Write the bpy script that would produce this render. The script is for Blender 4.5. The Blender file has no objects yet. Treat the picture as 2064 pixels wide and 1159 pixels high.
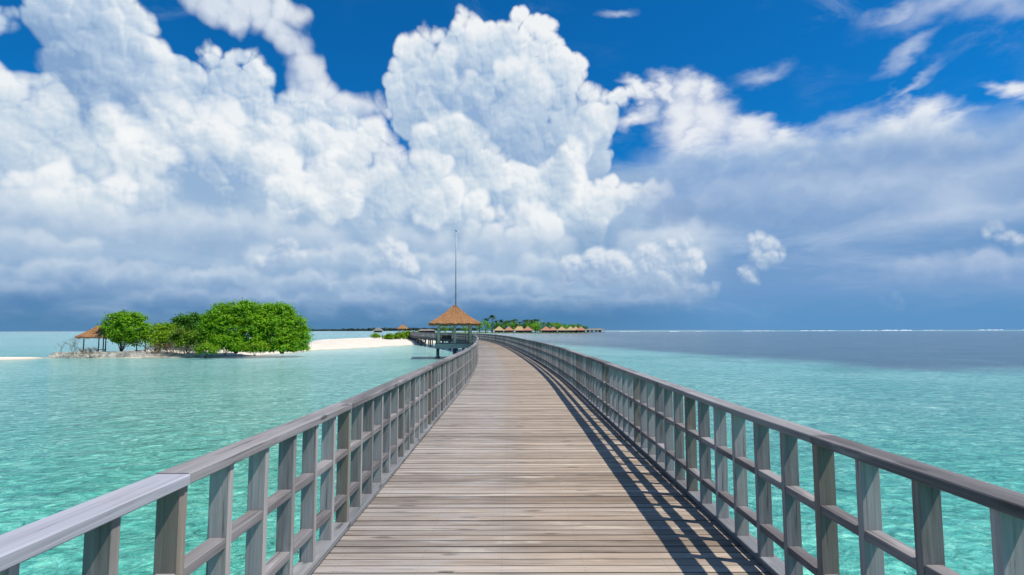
import bpy, bmesh, math, random
from mathutils import Vector, Matrix, noise as mnoise
R = math.radians
scene = bpy.context.scene
COL = scene.collection

# ------------------------------------------------------------------ camera
DECK = 1.9                      # deck above the water (water is z = 0)
EYE = DECK + 1.6
FPX, PW, PH = 1100.0, 2064.0, 1159.0
PITCH = math.atan((665 - PH / 2) / FPX)
ROLL = math.atan(4 / PW)
cam_d = bpy.data.cameras.new("camera")
cam = bpy.data.objects.new("camera", cam_d)
COL.objects.link(cam)
cam_d.sensor_fit = 'HORIZONTAL'
cam_d.sensor_width = 36.0
cam_d.lens = 36.0 * FPX / PW
cam_d.clip_start = 0.05
cam_d.clip_end = 60000
_f = Vector((0, math.cos(PITCH), math.sin(PITCH)))
_u0 = Vector((0, -math.sin(PITCH), math.cos(PITCH)))
_r0 = Vector((1, 0, 0))
_r = math.cos(ROLL) * _r0 - math.sin(ROLL) * _u0
_u = math.sin(ROLL) * _r0 + math.cos(ROLL) * _u0
cam.matrix_world = Matrix(((_r.x, _u.x, -_f.x, 0), (_r.y, _u.y, -_f.y, 0), (_r.z, _u.z, -_f.z, EYE), (0, 0, 0, 1)))
scene.camera = cam


def ray(x, y):
    """direction of a pixel of the 2064 x 1159 photograph"""
    return _f + (x - PW / 2) / FPX * _r - (y - PH / 2) / FPX * _u


def at_z(x, y, z=0.0):
    d = ray(x, y)
    t = (z - EYE) / d.z
    return Vector((d.x * t, d.y * t, z))


def at_y(x, y, Y):
    d = ray(x, y)
    t = Y / d.y
    return Vector((d.x * t, Y, EYE + d.z * t))


# ------------------------------------------------------------------ exposure
scene.render.engine = 'CYCLES'
scene.view_settings.view_transform = 'Standard'
scene.view_settings.look = 'None'
scene.view_settings.exposure = 0.3
scene.view_settings.gamma = 1.0
scene.cycles.use_denoising = True
scene.cycles.use_adaptive_sampling = True
scene.cycles.adaptive_threshold = 0.015
scene.cycles.max_bounces = 8
scene.cycles.diffuse_bounces = 3
scene.cycles.glossy_bounces = 3
scene.cycles.transparent_max_bounces = 12
scene.cycles.caustics_reflective = False
scene.cycles.caustics_refractive = False
scene.cycles.sample_clamp_indirect = 4.0

# ------------------------------------------------------------------ sun
SUN = Vector((0.54, -0.18, 1.0)).normalized()
sun_d = bpy.data.lights.new("sun", 'SUN')
sun_d.energy = 4.6
sun_d.angle = R(0.53)
sun_d.color = (1.0, 0.945, 0.86)
sun = bpy.data.objects.new("sun", sun_d)
COL.objects.link(sun)
sun.rotation_euler = SUN.to_track_quat('Z', 'Y').to_euler()
sun.location = (0, 0, 80)


def lin(r, g, b):
    def c(v):
        v /= 255.0
        return v / 12.92 if v <= 0.04045 else ((v + 0.055) / 1.055) ** 2.4
    return (c(r), c(g), c(b))


# ------------------------------------------------------------------ node helper
class G:
    """builds maths out of shader nodes"""
    def __init__(self, tree):
        self.t = tree
        self.n = tree.nodes
        self.l = tree.links

    def put(self, sock, v):
        if isinstance(v, bpy.types.NodeSocket):
            self.l.new(v, sock)
        elif isinstance(v, (tuple, list)) and sock.type == 'RGBA' and len(v) == 3:
            sock.default_value = (*v, 1.0)
        else:
            sock.default_value = v

    def m(self, op, a, b=None, c=None, clamp=False):
        n = self.n.new('ShaderNodeMath')
        n.operation = op
        n.use_clamp = clamp
        for s, v in zip(n.inputs, (a, b, c)):
            if v is not None:
                self.put(s, v)
        return n.outputs[0]

    def v(self, op, a, b=None, scale=None):
        n = self.n.new('ShaderNodeVectorMath')
        n.operation = op
        self.put(n.inputs[0], a)
        if b is not None:
            self.put(n.inputs[1], b)
        if scale is not None:
            self.put(n.inputs['Scale'], scale)
        return n.outputs['Value'] if op in ('DOT_PRODUCT', 'LENGTH', 'DISTANCE') else n.outputs['Vector']

    def xyz(self, x, y, z):
        n = self.n.new('ShaderNodeCombineXYZ')
        for s, q in zip(n.inputs, (x, y, z)):
            self.put(s, q)
        return n.outputs[0]

    def sep(self, vec):
        n = self.n.new('ShaderNodeSeparateXYZ')
        self.put(n.inputs[0], vec)
        return n.outputs

    def ramp(self, x, a, b, c=0.0, d=1.0, smooth=True):
        n = self.n.new('ShaderNodeMapRange')
        n.interpolation_type = 'SMOOTHSTEP' if smooth else 'LINEAR'
        n.clamp = True
        for s, q in zip(n.inputs, (x, a, b, c, d)):
            self.put(s, q)
        return n.outputs[0]

    def cramp(self, x, stops, interp='LINEAR'):
        n = self.n.new('ShaderNodeValToRGB')
        r = n.color_ramp
        r.interpolation = interp
        while len(r.elements) < len(stops):
            r.elements.new(0.5)
        for e, (p, c) in zip(r.elements, stops):
            e.position = p
            e.color = (*c, 1.0)
        self.put(n.inputs[0], x)
        return n.outputs[0]

    def mix(self, f, a, b, mode='MIX'):
        n = self.n.new('ShaderNodeMix')
        n.data_type = 'RGBA'
        n.blend_type = mode
        self.put(n.inputs[0], f)
        self.put(n.inputs[6], a)
        self.put(n.inputs[7], b)
        return n.outputs[2]

    def noise(self, vec, scale, detail=4.0, rough=0.5, lac=2.0, dist=0.0, dim='3D', color=False):
        n = self.n.new('ShaderNodeTexNoise')
        n.noise_dimensions = dim
        if vec is not None:
            self.put(n.inputs['Vector'], vec)
        n.inputs['Scale'].default_value = scale
        n.inputs['Detail'].default_value = detail
        n.inputs['Roughness'].default_value = rough
        n.inputs['Lacunarity'].default_value = lac
        n.inputs['Distortion'].default_value = dist
        return n.outputs['Color' if color else 'Fac']

    def voro(self, vec, scale, feature='F1', out='Distance', dim='2D', rand=1.0):
        n = self.n.new('ShaderNodeTexVoronoi')
        n.voronoi_dimensions = dim
        n.feature = feature
        if vec is not None:
            self.put(n.inputs['Vector'], vec)
        n.inputs['Scale'].default_value = scale
        n.inputs['Randomness'].default_value = rand
        return n.outputs[out]
# ------------------------------------------------------------------ sky
world = bpy.data.worlds.new("World")
scene.world = world
world.use_nodes = True
world.cycles.sampling_method = 'MANUAL'
world.cycles.sample_map_resolution = 512
wt = world.node_tree
wt.nodes.clear()
SKY_STRENGTH = 0.1


def ang(x, y):
    """azimuth and elevation (radians) of a photograph pixel"""
    d = ray(x, y).normalized()
    return math.atan2(d.x, d.y), math.asin(d.z)


def lobe(x, y, r):
    a, e = ang(x, y)
    a2, e2 = ang(x + r, y)
    a3, e3 = ang(x, y - r)
    return a, e, 0.5 * (math.hypot(a2 - a, e2 - e) + math.hypot(a3 - a, e3 - e))


def cloud_group(name, lobes, bill, k=0.006, scales=(13, 30, 68, 150), seed=0.0, warp=0.075):
    """field of a heap of cloud: rounded heads (lobes, output S) roughened by four sizes of billow (output F)"""
    t = bpy.data.node_groups.new(name, 'ShaderNodeTree')
    t.interface.new_socket('P', in_out='INPUT', socket_type='NodeSocketVector')
    t.interface.new_socket('F', in_out='OUTPUT', socket_type='NodeSocketFloat')
    t.interface.new_socket('S', in_out='OUTPUT', socket_type='NodeSocketFloat')
    g = G(t)
    gi = g.n.new('NodeGroupInput').outputs[0]
    go = g.n.new('NodeGroupOutput').inputs
    w = g.noise(g.v('ADD', gi, (seed, seed * 2, 0)), 9.0, 2.5, 0.55, dim='2D', color=True)
    w = g.v('SCALE', g.v('SUBTRACT', w, (0.5, 0.5, 0.5)), scale=warp)
    p = g.v('MULTIPLY', g.v('ADD', gi, w), (1, 1, 0))
    f = None
    for (x, y, r) in lobes:
        a, e, rr = lobe(x, y, r)
        q = g.v('SUBTRACT', p, (a, e, 0))
        s = g.m('MULTIPLY_ADD', g.v('DOT_PRODUCT', q, q), -1.0 / rr, rr)
        f = s if f is None else g.m('SMOOTH_MAX', f, s, k)
    g.put(go[1], f)
    w2 = g.v('SCALE', g.v('SUBTRACT', g.noise(gi, 36.0, 2.0, 0.5, dim='2D', color=True), (0.5, 0.5, 0.5)), scale=0.022)
    q = g.v('ADD', g.v('ADD', gi, w2), (seed * 3, seed, 0))
    for sc, am in zip(scales, bill):
        d = g.voro(q, sc)
        f = g.m('MULTIPLY_ADD', g.m('MULTIPLY_ADD', d, d, -0.16), -am, f)
    g.put(go[0], f)
    return t


def use(g, tree, vec):
    n = g.n.new('ShaderNodeGroup')
    n.node_tree = tree
    g.put(n.inputs[0], vec)
    return n.outputs


L_TOP = [(70, 45, 34), (110, 25, 50), (160, 10, 60), (230, 10, 60), (278, 28, 36), (296, 50, 24), (255, 70, 56), (200, 70, 60), (130, 80, 60), (90, 60, 40), (300, 95, 40), (320, 125, 36), (355, 140, 40),
         (240, 140, 70), (160, 150, 70), (110, 130, 46), (300, 180, 70), (380, 160, 46), (408, 92, 20), (425, 88, 22), (442, 92, 20), (428, 120, 36), (485, 108, 24), (505, 108, 20), (520, 128, 24), (540, 146, 24),
         (470, 140, 36), (440, 170, 50), (510, 190, 56), (350, 220, 80), (200, 220, 90), (460, 250, 90), (580, 240, 60), (640, 260, 60), (560, 290, 70), (700, 255, 50), (740, 270, 40), (280, 270, 80),
         (6, 40, 24), (22, 60, 24), (24, 36, 20), (-20, 50, 40)]
L_STREAK = [(400, -30, 46), (440, -8, 44), (480, 12, 46), (520, 30, 46), (555, 60, 46), (590, 90, 48), (615, 125, 46), (635, 160, 42), (665, 190, 42), (700, 215, 40), (740, 222, 34), (765, 212, 22), (490, -30, 60), (570, 30, 40), (620, 190, 50)]
L_TOWER = [(815, 92, 26), (830, 90, 26), (858, 72, 28), (878, 66, 26), (845, 100, 40), (812, 130, 34), (800, 165, 28), (820, 190, 44), (845, 150, 46), (900, 95, 30), (935, 42, 24), (950, 44, 22), (925, 65, 26), (960, 60, 30),
           (985, 55, 26), (1010, 55, 26), (1045, 34, 26), (1056, 28, 22), (1030, 60, 30), (1075, 60, 30), (1100, 56, 28), (1115, 62, 24), (1110, 95, 34), (1122, 130, 30), (960, 110, 50), (1010, 100, 46), (1060, 110, 50), (900, 150, 50), (870, 210, 60), (960, 170, 50), (1020, 160, 46),
           (1080, 160, 44), (1130, 165, 36), (1155, 140, 26), (1158, 165, 28), (1130, 210, 44), (1075, 215, 44), (1190, 195, 30), (1205, 205, 24), (1185, 230, 40), (1222, 215, 22), (1262, 196, 16), (1285, 184, 14), (1245, 205, 22), (1215, 240, 32),
           (930, 240, 70), (1010, 250, 70), (830, 240, 40), (1140, 270, 50), (1190, 280, 40), (1080, 290, 60), (880, 290, 60), (960, 320, 70), (1150, 330, 60), (1200, 330, 40), (1050, 360, 60)]
L_TOWER2 = [(895, 108, 24), (878, 116, 22), (912, 118, 22), (862, 150, 30), (890, 150, 34), (1030, 132, 24), (1055, 124, 22), (1080, 132, 24), (1005, 152, 26), (1050, 165, 40), (1090, 170, 34), (950, 172, 24), (935, 190, 26), (965, 195, 28), (865, 208, 26), (880, 235, 30),
            (1160, 200, 24), (1185, 212, 26), (1210, 212, 22), (1150, 235, 34), (1195, 248, 30), (1225, 232, 22), (1120, 250, 36), (1165, 290, 40)]
L_MIDB = [(-6, 150, 38), (24, 172, 34), (50, 170, 30), (82, 176, 34), (30, 200, 50), (90, 205, 42), (20, 260, 70), (100, 260, 66), (160, 320, 60), (225, 270, 44),
          (340, 205, 28), (355, 205, 24), (330, 240, 44), (385, 240, 46), (430, 235, 36), (470, 250, 36), (330, 300, 60), (400, 290, 50), (460, 300, 60), (540, 290, 46), (600, 285, 40), (570, 250, 30), (650, 290, 46), (700, 300, 40), (420, 350, 70), (520, 340, 60), (880, 300, 50),
          (1130, 370, 56), (1060, 390, 66), (60, 340, 90), (180, 400, 80), (300, 380, 80), (620, 400, 80), (760, 400, 80), (900, 420, 80), (1180, 440, 70), (20, 460, 60), (420, 430, 60)]
L_M1 = [(930, 250, 30), (905, 250, 24), (950, 262, 26), (918, 238, 16), (938, 240, 14), (970, 285, 30), (985, 318, 32), (1000, 350, 36), (940, 300, 36), (940, 350, 50), (1165, 320, 26), (1158, 296, 20), (1172, 302, 18), (1140, 320, 30), (1120, 350, 40), (1150, 370, 44),
        (228, 228, 30), (245, 238, 24), (215, 248, 30), (235, 270, 40), (440, 262, 26), (420, 275, 26), (460, 285, 34), (400, 290, 30), (170, 300, 36), (195, 320, 36), (1235, 355, 20), (1225, 370, 24), (1265, 375, 24), (1300, 378, 22), (1330, 385, 20), (1345, 392, 14), (1290, 398, 34), (1230, 410, 44), (880, 330, 40)]
L_M2 = [(560, 310, 28), (545, 300, 20), (575, 305, 22), (530, 330, 34), (590, 340, 38), (640, 325, 28), (665, 318, 28), (690, 328, 30), (650, 360, 44), (620, 370, 40), (740, 275, 24), (760, 262, 26), (780, 275, 22), (755, 300, 34), (720, 315, 34), (770, 340, 40), (700, 370, 50),
        (265, 285, 28), (290, 272, 28), (312, 282, 26), (340, 298, 28), (355, 305, 18), (300, 315, 42), (255, 320, 38), (275, 350, 40), (15, 355, 22), (40, 362, 24), (60, 388, 32), (10, 390, 34), (40, 430, 44), (100, 350, 34), (80, 380, 40), (1060, 425, 30), (1085, 430, 26), (1040, 440, 30)]
L_M3 = [(800, 320, 26), (815, 330, 24), (840, 325, 26), (865, 322, 22), (880, 335, 24), (840, 365, 42), (800, 380, 40), (110, 410, 34), (150, 395, 34), (170, 430, 44), (225, 395, 30), (240, 380, 26), (265, 395, 26), (215, 430, 40), (100, 460, 44), (160, 470, 40), (560, 385, 34), (590, 378, 30), (625, 395, 34), (580, 415, 40), (660, 410, 36), (720, 400, 34), (900, 385, 36), (960, 400, 30),
        (985, 432, 24), (1005, 428, 20), (1020, 445, 24), (960, 455, 26), (1000, 465, 30), (1050, 470, 26), (20, 450, 30), (340, 470, 22), (330, 480, 20), (870, 430, 40), (1090, 450, 40)]
L_DARK = [(880, 170, 40, .16), (985, 190, 50, .2), (1105, 120, 40, .10), (1000, 90, 40, .08), (1080, 330, 60, .18), (620, 300, 40, .12), (500, 330, 50, .14), (150, 240, 50, .12), (760, 380, 60, .14), (110, 330, 40, .14), (960, 225, 120, 0.24), (890, 285, 80, 0.19), (830, 215, 60, 0.14), (1120, 190, 60, 0.10), (1040, 290, 60, 0.10), (220, 180, 150, 0.19), (190, 235, 70, 0.14), (120, 130, 90, 0.14), (585, 200, 80, 0.16), (700, 250, 70, 0.20), (430, 190, 60, 0.10), (310, 350, 46, 0.20), (390, 370, 90, 0.19), (430, 430, 130, 0.22),
          (210, 370, 50, 0.14), (20, 450, 60, 0.14), (140, 380, 50, 0.09), (900, 430, 60, 0.11), (620, 450, 110, 0.11), (490, 290, 70, 0.09), (1000, 210, 60, 0.07), (1300, 440, 60, 0.10),
          (55, 210, 70, -0.12), (300, 285, 70, -0.12), (680, 330, 90, -0.12), (850, 70, 60, -0.09), (1050, 60, 90, -0.07), (930, 260, 50, -0.12), (1190, 215, 60, -0.10), (1165, 315, 50, -0.12), (1060, 440, 80, -0.09), (520, 130, 50, -0.10), (430, 95, 40, -0.07), (560, 330, 70, -0.07)]
L_RIGHT = [(1700, 320, 40), (1750, 305, 34), (1790, 288, 28), (1815, 275, 22), (1838, 268, 20), (1862, 274, 22), (1885, 282, 24), (1915, 285, 22), (1945, 280, 20), (1968, 274, 18), (1990, 280, 22), (2020, 272, 22), (2050, 266, 26), (2090, 270, 30), (1830, 310, 50), (1920, 320, 50), (2010, 320, 56), (2100, 320, 60), (1640, 335, 34), (1600, 345, 24)]


def cumulus(x, y, w, h, n, r, seed):
    """heads of one small heap standing on a flat base at y"""
    rr = random.Random(seed)
    out = []
    for _ in range(n):
        t = rr.uniform(-1, 1)
        top = (1 - t * t) ** 0.5 * rr.uniform(0.35, 1.0)
        out.append((x + t * w, y - top * h, r * rr.uniform(0.7, 1.2)))
    return out


L_LOW = (cumulus(1350, 560, 56, 62, 16, 26, 1) + [(1345, 492, 22), (1372, 486, 20), (1325, 500, 22), (1392, 508, 22), (1404, 535, 24)] + cumulus(1240, 585, 110, 62, 30, 28, 2) + cumulus(1390, 590, 30, 34, 8, 22, 12) + cumulus(1180, 560, 50, 30, 9, 24, 19)
         + [(1518, 484, 20), (1532, 476, 18), (1547, 490, 22), (1562, 494, 18), (1574, 504, 16), (1526, 502, 26), (1552, 510, 26), (1538, 522, 22), (1510, 548, 20), (1502, 538, 14), (1516, 562, 18), (1440, 575, 14), (1446, 566, 11), (1436, 590, 13)]
         + [(1772, 604, 11), (1785, 610, 13), (1800, 598, 13), (1812, 606, 12), (1805, 618, 15), (1780, 620, 12), (570, 494, 18), (556, 500, 16), (585, 502, 16), (545, 514, 20), (575, 516, 24), (525, 522, 20), (605, 520, 18)]
         + [(778, 500, 18), (792, 494, 16), (806, 506, 20), (790, 518, 26), (820, 528, 22), (770, 525, 20), (862, 566, 18), (850, 576, 20), (876, 576, 18)] + [(2005, 458, 16), (2020, 450, 16), (2036, 462, 18), (1990, 470, 16), (2020, 474, 22), (2050, 476, 20)])
L_GREY = cumulus(1490, 415, 24, 28, 6, 15, 21) + cumulus(1440, 425, 40, 10, 6, 10, 22) + cumulus(1380, 440, 60, 40, 10, 22, 23)

g = G(wt)
D = g.n.new('ShaderNodeTexCoord').outputs['Generated']
D = g.v('NORMALIZE', D)
dx, dy, dz = g.sep(D)
az = g.m('ARCTAN2', dx, dy)
el = g.m('ARCSINE', dz)
P = g.xyz(az, el, 0.0)
LV = Vector((0.55, 0.83, 0))             # towards the sun, as seen across the clouds

sky = g.n.new('ShaderNodeTexSky')
sky.sky_type = 'NISHITA'
sky.sun_disc = False
sky.sun_elevation = math.asin(SUN.z)
sky.sun_rotation = math.atan2(SUN.x, SUN.y)
sky.altitude = 0
sky.air_density = 1.0
sky.dust_density = 0.2
sky.ozone_density = 2.2
base = g.mix(1.0, sky.outputs[0], (0.028, 0.545, 0.98), 'MULTIPLY')


def K(r, gg, b):
    return tuple(c / SKY_STRENGTH / 1.231 for c in lin(r, gg, b))      # 1.231 = the exposure


n_big = g.noise(P, 5.0, 5.0, 0.55)
n_tex = g.noise(P, 22.0, 4.0, 0.6)
n_fray = g.noise(g.v('ADD', P, (5.5, 1.5, 0.0)), 7.0, 3.0, 0.55)
n_soft = g.noise(g.v('MULTIPLY', P, (4.0, 14.0, 1.0)), 1.0, 6.0, 0.6, dist=0.4)
n_soft2 = g.noise(g.v('ADD', g.v('MULTIPLY', P, (3.0, 9.0, 1.0)), (7.1, 3.3, 0)), 1.3, 7.0, 0.62, dist=0.6)
col = base

# thin cirrus over the blue, most of it to the right
cd = g.v('MULTIPLY', g.v('ADD', P, g.v('SCALE', g.noise(P, 3.0, 2.0, 0.5, color=True), scale=0.25)), (6.0, 15.0, 1.0))
cir = g.noise(cd, 1.0, 8.0, 0.66, dist=0.5)
cir2 = g.ramp(g.noise(P, 3.2, 3.0, 0.5), 0.42, 0.68)
cirf = g.m('MULTIPLY', g.ramp(cir, 0.46, 0.82), cir2)
col = g.mix(g.m('MULTIPLY', cirf, 0.55), col, K(178, 198, 226))


def wisp(col, lobes, lo, hi, colr, dens, warp=0.10, wscale=8.0, stretch=(1, 1, 0), streak=0.05):
    """feathered cloud: lobes with strongly frayed outlines"""
    w = g.v('SCALE', g.v('SUBTRACT', g.noise(g.v('MULTIPLY', P, (1.0, 1.9, 1.0)), wscale, 4.0, 0.56, dim='2D', color=True), (0.5, 0.5, 0.5)), scale=warp * 2)
    p = g.v('MULTIPLY', g.v('ADD', P, w), (1, 1, 0))
    f = None
    for (x, y, rx, ry, rot) in lobes:
        a, e, r1 = lobe(x, y, rx)
        q = g.v('SUBTRACT', p, (a, e, 0))
        n = g.n.new('ShaderNodeVectorRotate')
        n.rotation_type = 'Z_AXIS'
        g.put(n.inputs['Vector'], q)
        n.inputs['Angle'].default_value = R(-rot)
        k = r1 / rx
        q = g.v('MULTIPLY', n.outputs[0], (1 / (rx * k), 1 / (ry * k), 0))
        s = g.m('SUBTRACT', 1.0, g.v('LENGTH', q))
        f = s if f is None else g.m('SMOOTH_MAX', f, s, 0.25)
    f = g.m('ADD', f, g.m('MULTIPLY', g.m('SUBTRACT', g.noise(g.v('MULTIPLY', P, (20, 34, 1)), 1.0, 5.0, 0.6, dist=0.7), 0.5), streak * 12))
    return g.mix(g.m('MULTIPLY', g.ramp(f, lo, hi), dens), col, colr)


def background(c):
    n = g.n.new('ShaderNodeBackground')
    g.put(n.inputs[0], c)
    n.inputs[1].default_value = SKY_STRENGTH
    return n.outputs[0]


def over(under, f, c):
    """colour c over the shader below it (what is hidden is not computed)"""
    n = g.n.new('ShaderNodeMixShader')
    g.put(n.inputs[0], f)
    g.l.new(under, n.inputs[1])
    g.l.new(c if c.type == 'SHADER' else background(c), n.inputs[2])
    return n.outputs[0]


def heap(under, grp, sh, mid, hi_, edge=0.010, e1=0.007, e2=0.04, gf=0.24, gs=0.19, bias=0.5, dens=1.0, low=None, var=0.6, rim=0.0, depth=0.05, fade=None, fray=1.9):
    f0 = use(g, grp, P)
    f1 = use(g, grp, g.v('ADD', P, tuple(LV * e1)))
    f2 = use(g, grp, g.v('ADD', P, tuple(LV * e2)))
    d1 = g.m('MULTIPLY', g.m('SUBTRACT', g.m('SUBTRACT', f0[0], f0[1]), g.m('SUBTRACT', f1[0], f1[1])), gf / e1)
    d2 = g.m('MULTIPLY', g.m('SUBTRACT', f0[1], f2[1]), gs / e2)
    d2 = g.ramp(d2, -0.42, 0.42, -0.36, 0.36)
    s = g.m('ADD', g.m('ADD', d1, d2), bias)
    s = g.m('ADD', s, g.m('MULTIPLY', g.m('SUBTRACT', n_big, 0.5), var))
    s = g.m('SUBTRACT', s, g.m('MULTIPLY', darkf, g.ramp(n_tex, 0.25, 0.75, 0.55, 1.35)))
    if rim:                                # bright towards the outline, greyer inside
        s = g.m('ADD', s, g.ramp(f0[1], 0.0, depth, rim, -rim))
    if low:                                # towards its base the heap turns grey
        s = g.m('MULTIPLY', s, g.ramp(el, low[0], low[1], low[2], 1.0))
    c = g.cramp(s, [(0.06, sh), (0.46, mid), (0.86, hi_), (1.0, hi_)])
    # crisp along some stretches of the outline, frayed along others
    a = g.ramp(g.m('MULTIPLY_ADD', g.m('SUBTRACT', n_tex, 0.5), edge * 0.6, f0[0]), -edge * 0.5, g.ramp(n_fray, 0.38, 0.62, edge, edge * fray))
    if dens != 1.0:
        a = g.m('MULTIPLY', a, dens)
    if fade:                               # the foot of the heap dissolves
        a = g.m('MULTIPLY', a, g.ramp(g.m('ADD', el, g.m('MULTIPLY', g.m('SUBTRACT', n_big, 0.5), 0.12)), fade[0], fade[1]))
    return over(under, a, c)


SH, MD, HI = K(134, 166, 205), K(190, 208, 228), K(240, 243, 246)
wd = g.v('SCALE', g.v('SUBTRACT', g.noise(P, 7.0, 5.0, 0.6, dim='2D', color=True), (0.5, 0.5, 0.5)), scale=0.22)
pd = g.v('MULTIPLY', g.v('ADD', P, wd), (1, 1, 0))
darkf = None
for (x, y, r, am) in L_DARK:
    a, e, rr = lobe(x, y, r)
    dd = g.m('MULTIPLY', g.ramp(g.v('DISTANCE', pd, (a, e, 0)), rr * 1.35, 0.0), am)
    darkf = dd if darkf is None else g.m('ADD', darkf, dd)
B = (0.022, 0.010, 0.0046, 0.0020)
streak = cloud_group('cloud_streak', L_STREAK, (0.016, 0.008, 0.004, 0.002), scales=(12, 29, 63, 140), seed=4.0, warp=0.1)
top = cloud_group('cloud_top', L_TOP, B, seed=1.0, warp=0.055)
tower = cloud_group('cloud_tower', L_TOWER, B, k=0.004, seed=2.0, warp=0.055)
tower2 = cloud_group('cloud_tower_front', L_TOWER2, B, k=0.004, seed=7.0)
midb = cloud_group('cloud_mid_back', L_MIDB, B, k=0.004, seed=3.0)
mid1 = cloud_group('cloud_mid_one', L_M1, B, k=0.004, seed=6.0, warp=0.06)
mid2 = cloud_group('cloud_mid_two', L_M2, B, k=0.004, seed=9.0, warp=0.06)
mid3 = cloud_group('cloud_mid_three', L_M3, B, k=0.004, seed=10.0, warp=0.06)
right = cloud_group('cloud_right', L_RIGHT, (0.014, 0.008, 0.004, 0.002), k=0.006, scales=(18, 40, 84, 170), seed=11.0, warp=0.06)
lowc = cloud_group('cloud_low', L_LOW, (0.011, 0.007, 0.0042, 0.0022), k=0.004, scales=(22, 48, 100, 210), seed=5.0, warp=0.045)
greyc = cloud_group('cloud_grey', L_GREY, (0.011, 0.007, 0.0042, 0.0022), k=0.004, scales=(22, 48, 100, 210), seed=8.0, warp=0.06)

# feathered white cloud to the right
col = wisp(col, [(1370, 235, 60, 75, 0), (1430, 240, 75, 62, -30), (1500, 262, 80, 40, -20), (1570, 285, 90, 26, -8), (1400, 275, 90, 34, 0), (1340, 190, 26, 46, 15), (1420, 190, 30, 40, -20), (1385, 175, 50, 44, -8), (1300, 190, 44, 22, -25), (1275, 235, 60, 30, 20),
                 (1800, 245, 70, 38, 14), (1870, 225, 50, 36, -6), (1740, 275, 80, 26, 8), (1890, 262, 60, 26, -10), (1830, 270, 130, 24, 0),
                 (2010, 180, 40, 26, -20), (2055, 200, 40, 30, -20)], -0.30, 0.95, K(234, 238, 244), 0.97, warp=0.045, wscale=9.0, streak=0.035)
col = wisp(col, [(1890, 8, 130, 34, 4), (2010, 0, 110, 36, 0), (1800, 25, 60, 20, 5), (1830, 110, 60, 20, 25), (1840, 165, 50, 9, 28), (1240, 30, 40, 12, -12), (1700, 240, 90, 22, 12), (1540, 150, 60, 18, 6)], -0.5, 1.3, K(200, 212, 232), 0.72, warp=0.035, wscale=8.0, streak=0.06)
S = background(col)
S = heap(S, streak, K(176, 197, 224), K(206, 219, 235), K(232, 237, 243), edge=0.022, gf=0.12, gs=0.1, bias=0.6, dens=0.97)
S = heap(S, top, SH, K(182, 203, 226), K(236, 241, 245), edge=0.011, bias=0.42)
S = heap(S, tower, K(146, 176, 212), K(196, 213, 230), HI, edge=0.008, fray=2.0, bias=0.45, rim=0.14, depth=0.06, low=(0.28, 0.47, 0.62))
S = heap(S, tower2, K(156, 184, 216), K(200, 216, 231), HI, edge=0.016, bias=0.52, rim=0.20, depth=0.035, dens=0.88)

# grey layer to the right and the soft haze of cloud below the heaps
dk = g.ramp(az, 0.10, 0.42)
top_edge = g.m('ADD', g.m('MULTIPLY', g.m('SUBTRACT', n_soft, 0.5), 0.22), g.m('MULTIPLY', az, 0.05))
deckf = g.ramp(g.m('ADD', el, top_edge), 0.33, 0.24)
scol = g.cramp(g.m('ADD', g.m('MULTIPLY', n_soft2, 0.8), g.m('MULTIPLY', n_soft, 0.35)), [(0.34, K(122, 156, 201)), (0.52, K(154, 181, 214)), (0.70, K(188, 206, 229)), (0.90, K(216, 226, 238))])
S = over(S, g.m('MULTIPLY', deckf, g.ramp(az, 0.02, 0.2, 0.0, 0.97)), scol)
fillf = g.m('MULTIPLY', g.ramp(g.m('ADD', el, g.m('MULTIPLY', g.m('SUBTRACT', n_soft2, 0.5), 0.12)), 0.30, 0.24), g.ramp(az, 0.30, 0.18))
fcol = g.cramp(g.m('ADD', g.m('MULTIPLY', n_soft2, 0.5), g.m('MULTIPLY', n_big, 0.6)), [(0.36, K(138, 170, 208)), (0.55, K(160, 187, 216)), (0.75, K(206, 220, 233))])
S = over(S, fillf, fcol)
S = heap(S, midb, K(150, 180, 214), K(196, 213, 229), K(236, 241, 245), edge=0.014, bias=0.46, rim=0.08, depth=0.06, low=(0.03, 0.22, 0.5), fade=(0.10, 0.24))
S = heap(S, mid1, K(160, 187, 217), K(206, 220, 232), K(245, 247, 248), edge=0.014, bias=0.54, rim=0.15, depth=0.038, fade=(0.14, 0.26), dens=0.93)


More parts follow.
